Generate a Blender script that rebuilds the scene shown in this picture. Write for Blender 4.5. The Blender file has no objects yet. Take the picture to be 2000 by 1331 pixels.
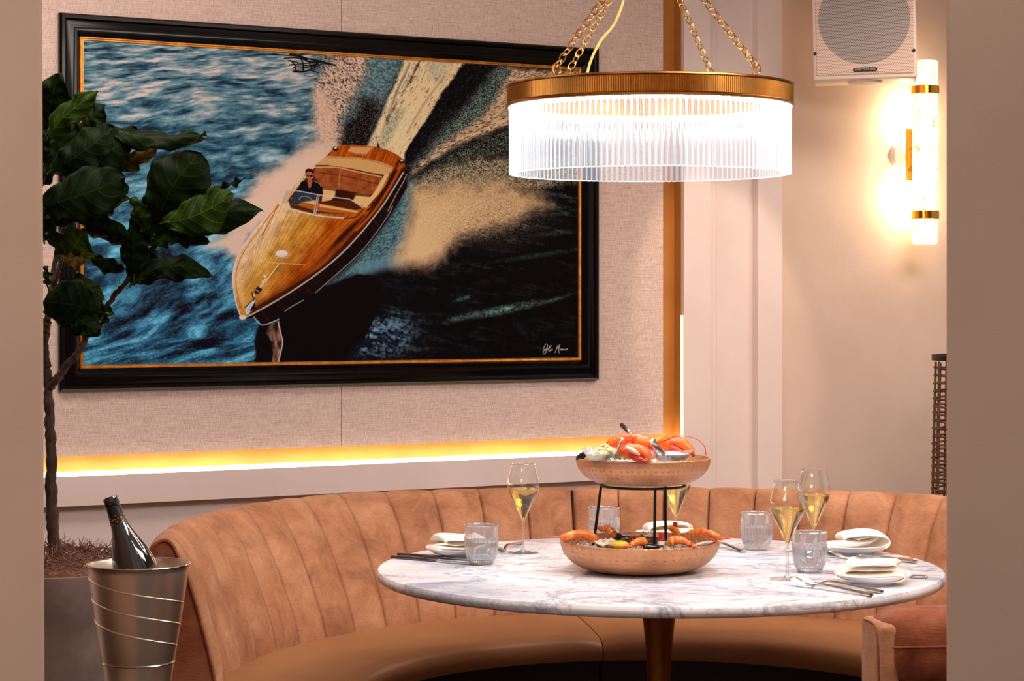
import bpy, bmesh, math, random
import numpy as np
from mathutils import Vector, Matrix
C = bpy.context.scene.collection
F = 4250.0; CH = 1.418; HY = 583.0
PI = math.pi
random.seed(7)

# ---------------------------------------------------------------- measuring helpers
def P(px, py, Y):
    return Vector(((px-1000)/F*Y, Y, CH-(py-HY)/F*Y))
def onz(px, py, z):
    Y = (CH-z)*F/(py-HY)
    return Vector(((px-1000)/F*Y, Y, z))
WA = Vector((-1.308, 6.309)); WD = Vector((.8676, .4972)); WN = Vector((.4972, -.8676))
def W(s, n, z):
    p = WA+WD*s+WN*n
    return Vector((p.x, p.y, z))
def wpx(px, py, n=0.0):
    t = (px-1000)/F; a = WA+WN*n
    s = (t*a.y-a.x)/(WD.x-t*WD.y)
    Y = a.y+WD.y*s
    return s, CH-(py-HY)/F*Y
def lin(c):
    c = c/255.0
    return c/12.92 if c <= .04045 else ((c+.055)/1.055)**2.4
def rgb(r, g, b, k=1.0):
    return (lin(r)*k, lin(g)*k, lin(b)*k, 1)

# ---------------------------------------------------------------- object helpers
def tag(o, label=None, cat=None, group=None, kind=None):
    if label: o['label'] = label
    if cat: o['category'] = cat
    if group: o['group'] = group
    if kind: o['kind'] = kind
    return o
def empty(name, loc=(0, 0, 0), rz=0.0):
    o = bpy.data.objects.new(name, None); C.objects.link(o)
    o.location = loc; o.rotation_euler = (0, 0, rz); o.empty_display_size = .05
    return o
def obj(name, bm, mat, parent=None, smooth=True, ang=None):
    me = bpy.data.meshes.new(name)
    bmesh.ops.recalc_face_normals(bm, faces=bm.faces)
    bm.to_mesh(me); bm.free()
    if smooth:
        for p in me.polygons: p.use_smooth = True
        me.set_sharp_from_angle(angle=ang if ang else math.radians(38))
    mats = mat if isinstance(mat, (list, tuple)) else [mat]
    for m in mats: me.materials.append(m)
    o = bpy.data.objects.new(name, me); C.objects.link(o)
    if parent: o.parent = parent
    return o
def struct(name, bm, mat, label=None, **k):
    o = obj(name, bm, mat, **k); o['kind'] = 'structure'
    if label: o['label'] = label
    return o
def copy_tree(o, parent=None):
    c = o.copy(); C.objects.link(c)
    if parent: c.parent = parent
    for ch in [x for x in C.objects if x.parent == o]:
        copy_tree(ch, c)
    return c
def BM(): return bmesh.new()
def box(bm, x0, x1, y0, y1, z0, z1, M=None, mi=0):
    v = [bm.verts.new(Vector((x, y, z)) if M is None else M(x, y, z)) for x in (x0, x1) for y in (y0, y1) for z in (z0, z1)]
    for f in ((0, 1, 3, 2), (4, 6, 7, 5), (0, 4, 5, 1), (2, 3, 7, 6), (0, 2, 6, 4), (1, 5, 7, 3)):
        bm.faces.new([v[i] for i in f]).material_index = mi
def rbox(bm, x0, x1, y0, y1, z0, z1, r=.01, seg=3, mat=None):
    b = BM(); box(b, x0, x1, y0, y1, z0, z1)
    bmesh.ops.bevel(b, geom=b.edges[:]+b.verts[:], offset=r, segments=seg, profile=.5, affect='EDGES')
    merge(bm, b, mat)
def merge(bm, b, M=None):
    me = bpy.data.meshes.new('tmp'); b.to_mesh(me); b.free()
    if M is not None: me.transform(M)
    bm.from_mesh(me); bpy.data.meshes.remove(me)
def prism(bm, pts, z0, z1, M=None):
    f = (lambda x, y, z: Vector((x, y, z))) if M is None else M
    a = [bm.verts.new(f(x, y, z0)) for x, y in pts]; b = [bm.verts.new(f(x, y, z1)) for x, y in pts]
    n = len(pts)
    bm.faces.new(a[::-1]); bm.faces.new(b)
    for i in range(n): bm.faces.new((a[i], a[(i+1) % n], b[(i+1) % n], b[i]))
def lathe(bm, prof, n=48, c=(0, 0, 0), close=False, rf=None, mi=0):
    c = Vector(c); rings = []
    for (r, z) in prof:
        if r < 1e-6: rings.append([bm.verts.new(c+Vector((0, 0, z)))])
        else:
            ring = []
            for i in range(n):
                a = 2*PI*i/n; rr = r if rf is None else rf(r, z, a)
                ring.append(bm.verts.new(c+Vector((rr*math.cos(a), rr*math.sin(a), z))))
            rings.append(ring)
    seq = list(zip(rings, rings[1:]))
    if close: seq.append((rings[-1], rings[0]))
    for A, B in seq:
        for i in range(n):
            j = (i+1) % n
            if len(A) == 1 and len(B) == 1: continue
            if len(A) == 1: f = bm.faces.new((A[0], B[i], B[j]))
            elif len(B) == 1: f = bm.faces.new((A[i], B[0], A[j]))
            else: f = bm.faces.new((A[i], B[i], B[j], A[j]))
            f.material_index = mi
def crom(pts, k=6, closed=False):
    pts = [Vector(p) for p in pts]; n = len(pts); out = []
    rng = range(n) if closed else range(n-1)
    for i in rng:
        if closed: p0, p1, p2, p3 = pts[(i-1) % n], pts[i], pts[(i+1) % n], pts[(i+2) % n]
        else: p0, p1, p2, p3 = pts[max(i-1, 0)], pts[i], pts[i+1], pts[min(i+2, n-1)]
        for j in range(k):
            t = j/k
            out.append(.5*((2*p1)+(p2-p0)*t+(2*p0-5*p1+4*p2-p3)*t*t+(3*p1-p0-3*p2+p3)*t*t*t))
    if not closed: out.append(pts[-1].copy())
    return out
def tube(bm, pts, rad, n=10, cap=True, closed=False, sx=1.0, up=None, mi=0):
    """sweep a circle (or flattened ellipse) along pts; rad = number or list"""
    pts = [Vector(p) for p in pts]; m = len(pts)
    rs = rad if isinstance(rad, (list, tuple)) else [rad]*m
    rings = []; prev = None
    for i, p in enumerate(pts):
        if closed: t = (pts[(i+1) % m]-pts[(i-1) % m])
        else: t = pts[min(i+1, m-1)]-pts[max(i-1, 0)]
        t = t.normalized() if t.length > 1e-9 else Vector((0, 0, 1))
        if up is not None:
            a = Vector(up).cross(t); a = a.normalized() if a.length > 1e-6 else t.orthogonal().normalized()
        elif prev is None: a = t.orthogonal().normalized()
        else:
            a = prev-t*prev.dot(t); a = a.normalized() if a.length > 1e-6 else t.orthogonal().normalized()
        prev = a; b = t.cross(a)
        rings.append([bm.verts.new(p+(a*math.cos(2*PI*k/n)*sx+b*math.sin(2*PI*k/n))*rs[i]) for k in range(n)])
    seq = list(zip(rings, rings[1:]))
    if closed: seq.append((rings[-1], rings[0]))
    for A, B in seq:
        for k in range(n):
            bm.faces.new((A[k], A[(k+1) % n], B[(k+1) % n], B[k])).material_index = mi
    if cap and not closed:
        bm.faces.new(rings[0][::-1]).material_index = mi; bm.faces.new(rings[-1]).material_index = mi
def blob(bm, c, r, seg=16, rings=10, M=None, f=None):
    b = BM(); bmesh.ops.create_uvsphere(b, u_segments=seg, v_segments=rings, radius=1.0)
    for v in b.verts:
        if f: v.co = f(v.co)
        v.co = Vector((v.co.x*r[0], v.co.y*r[1], v.co.z*r[2]))
    T = Matrix.Translation(c) @ (M if M is not None else Matrix.Identity(4))
    merge(bm, b, T)
def torus(bm, c, R, r, n=40, m=8, M=None):
    pts = [Vector((R*math.cos(2*PI*i/n), R*math.sin(2*PI*i/n), 0)) for i in range(n)]
    if M is not None: pts = [M @ p for p in pts]
    tube(bm, [Vector(c)+p for p in pts], r, m, closed=True)
def RX(a): return Matrix.Rotation(a, 4, 'X')
def RY(a): return Matrix.Rotation(a, 4, 'Y')
def RZ(a): return Matrix.Rotation(a, 4, 'Z')
def T(x, y=None, z=None):
    return Matrix.Translation(x if y is None else (x, y, z))

# ---------------------------------------------------------------- materials
def newmat(name):
    m = bpy.data.materials.new(name); m.use_nodes = True
    nt = m.node_tree; b = nt.nodes['Principled BSDF']
    return m, nt, b
def nd(nt, t, **k):
    n = nt.nodes.new('ShaderNode'+t)
    for a, v in k.items():
        if a in n.inputs: n.inputs[a].default_value = v
        else: setattr(n, a, v)
    return n
def ramp(nt, fac, stops):
    r = nt.nodes.new('ShaderNodeValToRGB'); e = r.color_ramp.elements
    while len(e) < len(stops): e.new(.5)
    for el, (p, c) in zip(e, stops): el.position = p; el.color = c
    nt.links.new(fac, r.inputs[0]); return r
def mat(name, col, rough=.5, metal=0.0, col2=None, scale=8.0, stretch=None, detail=4, bump=0.0, bscale=60.0, bstretch=None, sheen=0.0, coat=0.0, spec=None, contrast=(.35, .65), aniso=0.0, sss=0.0, bdist=.002):
    m, nt, b = newmat(name)
    b.inputs['Base Color'].default_value = col; b.inputs['Roughness'].default_value = rough
    b.inputs['Metallic'].default_value = metal
    if sheen: b.inputs['Sheen Weight'].default_value = sheen; b.inputs['Sheen Roughness'].default_value = .4
    if coat: b.inputs['Coat Weight'].default_value = coat; b.inputs['Coat Roughness'].default_value = .06
    if spec is not None: b.inputs['Specular IOR Level'].default_value = spec
    if aniso: b.inputs['Anisotropic'].default_value = aniso
    if sss:
        b.inputs['Subsurface Weight'].default_value = sss; b.inputs['Subsurface Scale'].default_value = .01
    tc = nd(nt, 'TexCoord'); L = nt.links.new
    def coords(st):
        if not st: return tc.outputs['Object']
        mp = nd(nt, 'Mapping'); mp.inputs['Scale'].default_value = st; L(tc.outputs['Object'], mp.inputs[0]); return mp.outputs[0]
    if col2:
        n = nd(nt, 'TexNoise', Scale=scale, Detail=detail, Roughness=.6); L(coords(stretch), n.inputs['Vector'])
        r = ramp(nt, n.outputs[0], [(contrast[0], col), (contrast[1], col2)]); L(r.outputs[0], b.inputs['Base Color'])
    if bump:
        n = nd(nt, 'TexNoise', Scale=bscale, Detail=3); L(coords(bstretch), n.inputs['Vector'])
        bp = nd(nt, 'Bump', Strength=bump, Distance=bdist); L(n.outputs[0], bp.inputs['Height']); L(bp.outputs[0], b.inputs['Normal'])
    return m
def emit(name, col, s):
    m, nt, b = newmat(name)
    b.inputs['Base Color'].default_value = (0, 0, 0, 1)
    b.inputs['Emission Color'].default_value = col; b.inputs['Emission Strength'].default_value = s
    return m
def thin_glass(name, tint=(1, 1, 1, 1), edge=.9, rough=.02, base=.04, power=3.0, milk=0.0, bump=None):
    """thin clear glass: see-through where faced, mirror-like towards the rim"""
    m = bpy.data.materials.new(name); m.use_nodes = True; nt = m.node_tree; nt.nodes.clear(); L = nt.links.new
    out = nd(nt, 'OutputMaterial'); tr = nd(nt, 'BsdfTransparent'); tr.inputs[0].default_value = tint
    gl = nd(nt, 'BsdfGlossy'); gl.inputs['Roughness'].default_value = rough; gl.inputs['Color'].default_value = (1, 1, 1, 1)
    lw = nd(nt, 'LayerWeight'); lw.inputs[0].default_value = .5
    pw = nd(nt, 'Math', operation='POWER'); pw.inputs[1].default_value = power; L(lw.outputs['Facing'], pw.inputs[0])
    mm = nd(nt, 'MapRange'); mm.inputs[3].default_value = base; mm.inputs[4].default_value = edge; L(pw.outputs[0], mm.inputs[0])
    mx = nd(nt, 'MixShader'); L(mm.outputs[0], mx.inputs[0]); L(tr.outputs[0], mx.inputs[1]); L(gl.outputs[0], mx.inputs[2])
    if bump:
        tc = nd(nt, 'TexCoord'); n = nd(nt, 'TexNoise', Scale=bump[0], Detail=2); L(tc.outputs['Object'], n.inputs['Vector'])
        bp = nd(nt, 'Bump', Strength=bump[1], Distance=.002); L(n.outputs[0], bp.inputs['Height']); L(bp.outputs[0], gl.inputs['Normal']); L(bp.outputs[0], lw.inputs['Normal'])
    if milk:
        df = nd(nt, 'BsdfDiffuse'); df.inputs[0].default_value = (.92, .95, 1, 1); tl = nd(nt, 'BsdfTranslucent'); tl.inputs[0].default_value = (.92, .95, 1, 1)
        m0 = nd(nt, 'MixShader'); m0.inputs[0].default_value = .5; L(df.outputs[0], m0.inputs[1]); L(tl.outputs[0], m0.inputs[2])
        m1 = nd(nt, 'MixShader'); m1.inputs[0].default_value = milk; L(mx.outputs[0], m1.inputs[1]); L(m0.outputs[0], m1.inputs[2]); mx = m1
    L(mx.outputs[0], out.inputs[0])
    return m
def solid_glass(name, col=(1, 1, 1, 1), ior=1.45, rough=0.0):
    m = bpy.data.materials.new(name); m.use_nodes = True; nt = m.node_tree; nt.nodes.clear()
    out = nd(nt, 'OutputMaterial'); g = nd(nt, 'BsdfGlass'); g.inputs['Color'].default_value = col; g.inputs['IOR'].default_value = ior; g.inputs['Roughness'].default_value = rough
    nt.links.new(g.outputs[0], out.inputs[0]); return m

M = {}
M['wall_paint'] = mat('wall_paint', rgb(208, 186, 172), .75, col2=rgb(198, 176, 162), scale=2.2, bump=.25, bscale=220, bdist=.001)
M['panel_paint'] = mat('panel_paint', rgb(222, 206, 200), .5, col2=rgb(215, 199, 192), scale=3, bump=.1, bscale=90)
M['front_paint'] = mat('front_paint', rgb(200, 170, 150), .8, col2=rgb(190, 160, 140), scale=1.7, bump=.3, bscale=260, bdist=.001)
M['gold_band'] = mat('gold_band', rgb(184, 122, 50), .65, .0, col2=rgb(170, 106, 38), scale=5, bump=.1)
M['black_lacquer'] = mat('black_lacquer', rgb(6, 4, 4), .2, coat=.06, spec=.18)
M['gilt'] = mat('gilt', rgb(216, 150, 60), .4, .6, col2=rgb(180, 110, 35), scale=40)
M['brass'] = mat('brass', rgb(178, 128, 66), .30, 1.0, col2=rgb(158, 110, 52), scale=20)
M['polished_brass'] = mat('polished_brass', rgb(224, 164, 56), .12, 1.0)
M['dark_metal'] = mat('dark_metal', rgb(16, 14, 14), .4, .5)
M['steel'] = mat('steel', rgb(205, 198, 192), .18, 1.0)
M['dark_steel'] = mat('dark_steel', rgb(110, 100, 98), .25, 1.0)
M['ceiling'] = mat('ceiling', rgb(205, 190, 178), .9)
M['floor'] = mat('floor', rgb(52, 34, 26), .5, col2=rgb(40, 25, 18), scale=3, stretch=(1, 12, 1))

def fabric_wall():
    m, nt, b = newmat('woven_wallcovering'); L = nt.links.new
    tc = nd(nt, 'TexCoord'); mp = nd(nt, 'Mapping'); mp.inputs['Rotation'].default_value = (0, 0, -math.atan2(WD.y, WD.x))
    L(tc.outputs['Object'], mp.inputs[0])
    m1 = nd(nt, 'Mapping'); m1.inputs['Scale'].default_value = (9, 9, 330); L(mp.outputs[0], m1.inputs[0])
    m2 = nd(nt, 'Mapping'); m2.inputs['Scale'].default_value = (300, 300, 40); L(mp.outputs[0], m2.inputs[0])
    n1 = nd(nt, 'TexNoise', Scale=1.5, Detail=3, Roughness=.7); L(m1.outputs[0], n1.inputs['Vector'])
    n2 = nd(nt, 'TexNoise', Scale=1.5, Detail=3, Roughness=.7); L(m2.outputs[0], n2.inputs['Vector'])
    a = nd(nt, 'Math', operation='ADD'); L(n1.outputs[0], a.inputs[0]); L(n2.outputs[0], a.inputs[1])
    h = nd(nt, 'Math', operation='MULTIPLY'); h.inputs[1].default_value = .5; L(a.outputs[0], h.inputs[0])
    r = ramp(nt, h.outputs[0], [(.34, rgb(160, 136, 124)), (.5, rgb(204, 180, 168)), (.66, rgb(228, 208, 198))]); L(r.outputs[0], b.inputs['Base Color'])
    b.inputs['Roughness'].default_value = .85
    bp = nd(nt, 'Bump', Strength=.2, Distance=.002); L(h.outputs[0], bp.inputs['Height']); L(bp.outputs[0], b.inputs['Normal'])
    return m
M['fabric_wall'] = fabric_wall()

# ---------------------------------------------------------------- room
NF = -.022   # fabric face
NG = -.058   # gold recess back
NL = 0.0     # ledge / pilaster face
s_fr = wpx(1295, 600, NF)[0]
s_p0 = wpx(1336, 600, NL)[0]
s_p1 = wpx(1387, 600, NL)[0]; s_p2 = wpx(1480, 600, NL)[0]; s_p3 = wpx(1528, 600, NL)[0]
z_fb = wpx(700, 871, NF)[1]
z_lt = wpx(105, 932, NL)[1]
z_lt2 = wpx(1000, 896, NL)[1]
z_lt = (z_lt+z_lt2)/2
z_lb = (wpx(105, 995, NL)[1]+wpx(1000, 944, NL)[1])/2
SL = -2.2; ZT = 2.85
bm = BM(); box(bm, SL, s_p0+.06, NG-.1, NG, z_lt, ZT, W); struct('wall_back', bm, M['gold_band'], 'gold painted wall showing as a glowing band behind the fabric panels')
for i, (a, b_) in enumerate(((SL, wpx(667, 800, NF)[0]-.0012), (wpx(667, 800, NF)[0]+.0012, s_fr))):
    bm = BM(); box(bm, a, b_, NG+.012, NF, z_fb, ZT, W)
    struct('trim_%d' % (i+1), bm, M['fabric_wall'], ['left woven fabric wall panel', 'right woven fabric wall panel'][i], smooth=False)
bm = BM(); box(bm, wpx(667, 800, NF)[0]-.01, wpx(667, 800, NF)[0]+.01, NG+.01, NF-.006, z_fb+.01, ZT, W); struct('trim_3', bm, M['gold_band'], 'thin joint between the fabric panels', smooth=False)
# dado: ledge rail, stiles, recessed panels
bm = BM(); box(bm, SL, s_p0, NG-.06, NL, z_lb, z_lt, W)
struct('trim_4', bm, M['panel_paint'], 'pale painted rail below the glowing gold band', smooth=False)
bm = BM(); box(bm, SL, s_p0, NG-.06, -.035, 0, z_lb, W); struct('trim_5', bm, M['panel_paint'], 'recessed pale dado panels behind the banquette', smooth=False)
bm = BM(); box(bm, wpx(655, 975, NL)[0], wpx(711, 975, NL)[0], -.035, -.004, 0, z_lb, W)
struct('trim_6', bm, M['panel_paint'], 'pale vertical stile between the dado panels', smooth=False)
# gold band joints: narrow cover strips
# pilaster
bm = BM()
box(bm, s_p0, s_p1, NG-.1, NL, 0, ZT, W); box(bm, s_p1, s_p2, NG-.1, NL-.03, 0, ZT, W); box(bm, s_p2, s_p3, NG-.1, NL, 0, ZT, W)
box(bm, s_p2-.05-.105, s_p2-.05-.1, NL-.03, NL-.028, 0, ZT, W)
struct('trim_7', bm, M['panel_paint'], 'pale panelled pilaster right of the gold strip', smooth=False)
bm = BM(); box(bm, s_p0-.0012, s_p0+.002, NG-.01, -.017, z_lt, ZT, W); struct('trim_8', bm, M['gold_band'], 'gold painted return of the recess beside the pilaster', smooth=False)
# wall behind the sconce
bm = BM(); box(bm, s_p3-.05, 5.2, -.25, -.05, 0, ZT, W); struct('wall_right', bm, M['wall_paint'], 'smooth beige wall carrying the sconce', smooth=False)
# side walls to close the room, ceiling, floor
bm = BM(); box(bm, -4.3, -4.1, -1.5, 7.5, 0, ZT); struct('wall_left', bm, M['front_paint'])
bm = BM(); box(bm, -4.3, 5.5, -1.5, 10, -.1, 0); struct('floor', bm, M['floor'])
bm = BM(); box(bm, -4.3, 5.5, 3.4, 10, ZT, ZT+.1); struct('ceiling', bm, M['ceiling'])
# foreground partition with the opening the photo looks through (edge leans a hair at the left)
def pier(name, pts_bot, pts_top, label):
    bm = BM(); a = [bm.verts.new((x, y, 0)) for x, y in pts_bot]; b = [bm.verts.new((x, y, ZT)) for x, y in pts_top]
    n = len(a); bm.faces.new(a[::-1]); bm.faces.new(b)
    for i in range(n): bm.faces.new((a[i], a[(i+1) % n], b[(i+1) % n], b[i]))
    struct(name, bm, M['front_paint'], label, smooth=False)
YF = 3.4
def lx(px): return (px-1000)/F*YF
pier('wall_front_left', [(-4.1, YF), (lx(85)-.001, YF), (lx(88), YF+.003), (lx(88), YF+.008), (lx(88)*1.075, YF+.16), (-4.1, YF+.16)],
     [(-4.1, YF), (lx(72), YF), (lx(76), YF+.003), (lx(76), YF+.008), (lx(76)*1.075, YF+.16), (-4.1, YF+.16)], 'beige wall edge at the left of the opening')
pier('wall_front_right', [(lx(1855), YF), (5.3, YF), (5.3, YF+.16), (lx(1862)+.05, YF+.16), (lx(1851), YF+.008), (lx(1851), YF+.003)],
     [(lx(1855), YF), (5.3, YF), (5.3, YF+.16), (lx(1862)+.05, YF+.16), (lx(1851), YF+.008), (lx(1851), YF+.003)], 'beige wall edge at the right of the opening')

# LED tape behind the rail; glowing edge added for the lit return of the right recess
led = emit('warm_led', (1.0, .82, .58, 1), 11.5)
bm = BM(); box(bm, SL, s_p0-.004, -.050, -.004, z_lt+.0005, z_lt+.010, W)
o = obj('glow_strip', bm, led, smooth=False); tag(o, 'warm white light strip glowing along the top of the pale rail', 'light strip')
bm = BM(); box(bm, s_p0-.0032, s_p0-.0014, -.018, NL-.003, z_lt+.02, 1.36, W)
edge_glow = emit('lit_return_edge', (1.0, .80, .55, 1), 1.5)  # emission stands in for light falling on the white return face
o = obj('glow_strip', bm, edge_glow, smooth=False); tag(o, 'glowing strip added as the lit white edge beside the pilaster', 'light strip')

# camera
cam = bpy.data.cameras.new('camera'); co = bpy.data.objects.new('camera', cam); C.objects.link(co)
cam.sensor_width = 36; cam.lens = F/2000*36; cam.shift_y = -(665.5-HY)/2000
co.location = (0, 0, CH); co.rotation_euler = (PI/2, 0, 0); cam.clip_end = 60
bpy.context.scene.camera = co
# ---------------------------------------------------------------- the framed picture (printed image computed as colour data on its own surface)
def make_picture():
    root = empty('framed_picture', W(1.0, NF, 1.13)); root.location = (0, 0, 0)
    tag(root, 'large black framed picture of a varnished wooden speedboat cutting through blue water', 'picture')
    s0, zt0 = wpx(118, 24, 0); s1, zt1 = wpx(1172, 95, 0); zb0 = wpx(120, 765, 0)[1]; zb1 = wpx(1170, 742, 0)[1]
    zt = (zt0+zt1)/2; zb = (zb0+zb1)/2
    # moulding swept round the rectangle: profile (inward distance, n)
    fw = wpx(162, 400, 0)[0]-s0
    prof = [(0, NF), (0, -.006), (.006, 0), (.016, .001), (.022, -.006), (.030, -.004), (.040, .001), (.050, .003), (.058, .001), (.064, -.006), (.070, -.012), (fw*.97, -.016), (fw*.97, -.03)]
    prof = [(a*fw/.076 if i < 11 else a, b) for i, (a, b) in enumerate(prof)]
    def sweep(bm, prof, s0, s1, z0, z1):
        rings = []
        for (d, n) in prof:
            rings.append([bm.verts.new(W(*q)) for q in ((s0+d, n, z0+d), (s1-d, n, z0+d), (s1-d, n, z1-d), (s0+d, n, z1-d))])
        for A, B in zip(rings, rings[1:]):
            for i in range(4): bm.faces.new((A[i], A[(i+1) % 4], B[(i+1) % 4], B[i]))
    bm = BM(); sweep(bm, prof, s0, s1, zb, zt); obj('frame', bm, M['black_lacquer'], root, ang=math.radians(30))
    d = fw*.96
    bm = BM(); sweep(bm, [(d, -.03), (d, -.013), (d+.003, -.012), (d+.006, -.014), (d+.009, -.013), (d+.011, -.02), (d+.011, -.03)], s0, s1, zb, zt)
    obj('gold_fillet', bm, M['gilt'], root)
    a0, a1, b0, b1 = s0+d+.008, s1-d-.008, zb+d+.008, zt-d-.008
    NX, NY = 1000, 640
    ss = np.linspace(a0, a1, NX); zz = np.linspace(b0, b1, NY); S, Z = np.meshgrid(ss, zz)
    nn = -.0175
    X = WA.x+WD.x*S+WN.x*nn; Y = WA.y+WD.y*S+WN.y*nn
    px = 1000+F*X/Y; py = HY-F*(Z-CH)/Y
    img = paint(px, py)
    co = np.stack([X, Y, Z], -1).reshape(-1, 3).astype(np.float32)
    idx = np.arange(NX*NY).reshape(NY, NX)
    q = np.stack([idx[:-1, :-1], idx[:-1, 1:], idx[1:, 1:], idx[1:, :-1]], -1).reshape(-1, 4).astype(np.int32)
    me = bpy.data.meshes.new('picture'); nf = len(q)
    me.vertices.add(len(co)); me.vertices.foreach_set('co', co.ravel())
    me.loops.add(nf*4); me.loops.foreach_set('vertex_index', q.ravel())
    me.polygons.add(nf); me.polygons.foreach_set('loop_start', np.arange(nf, dtype=np.int32)*4)
    me.update(calc_edges=True)
    ca = me.color_attributes.new('print', 'FLOAT_COLOR', 'POINT')
    c = np.clip(img*np.array([.97, 1.05, 1.10]), 0, 255)/255.0; c = np.where(c <= .04045, c/12.92, ((c+.055)/1.055)**2.4)
    rgba = np.concatenate([c.reshape(-1, 3), np.ones((NX*NY, 1))], 1).astype(np.float32)
    ca.data.foreach_set('color', rgba.ravel())
    m, nt, b = newmat('printed_canvas'); at = nd(nt, 'Attribute', attribute_name='print')
    g = nd(nt, 'Gamma'); g.inputs[1].default_value = 1.06; nt.links.new(at.outputs['Color'], g.inputs[0])
    nt.links.new(g.outputs[0], b.inputs['Base Color']); b.inputs['Roughness'].default_value = .55; b.inputs['Specular IOR Level'].default_value = .03
    me.materials.append(m); o = bpy.data.objects.new('picture', me); C.objects.link(o); o.parent = root

def vnoise(x, y, seed):
    rs = np.random.RandomState(seed); tab = rs.rand(256, 256)
    xi = np.floor(x).astype(int); yi = np.floor(y).astype(int); fx = x-xi; fy = y-yi
    fx = fx*fx*(3-2*fx); fy = fy*fy*(3-2*fy)
    g = lambda a, b: tab[a % 256, b % 256]
    return (g(xi, yi)*(1-fx)*(1-fy)+g(xi+1, yi)*fx*(1-fy)+g(xi, yi+1)*(1-fx)*fy+g(xi+1, yi+1)*fx*fy)
def fbm(x, y, seed, o=4, g=.55):
    t = 0; a = 1; n = 0
    for i in range(o): t = t+a*vnoise(x*2**i+17*i, y*2**i+5*i, seed+i); n += a; a *= g
    return t/n
def sstep(a, b, x):
    t = np.clip((x-a)/(b-a), 0, 1); return t*t*(3-2*t)

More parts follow.
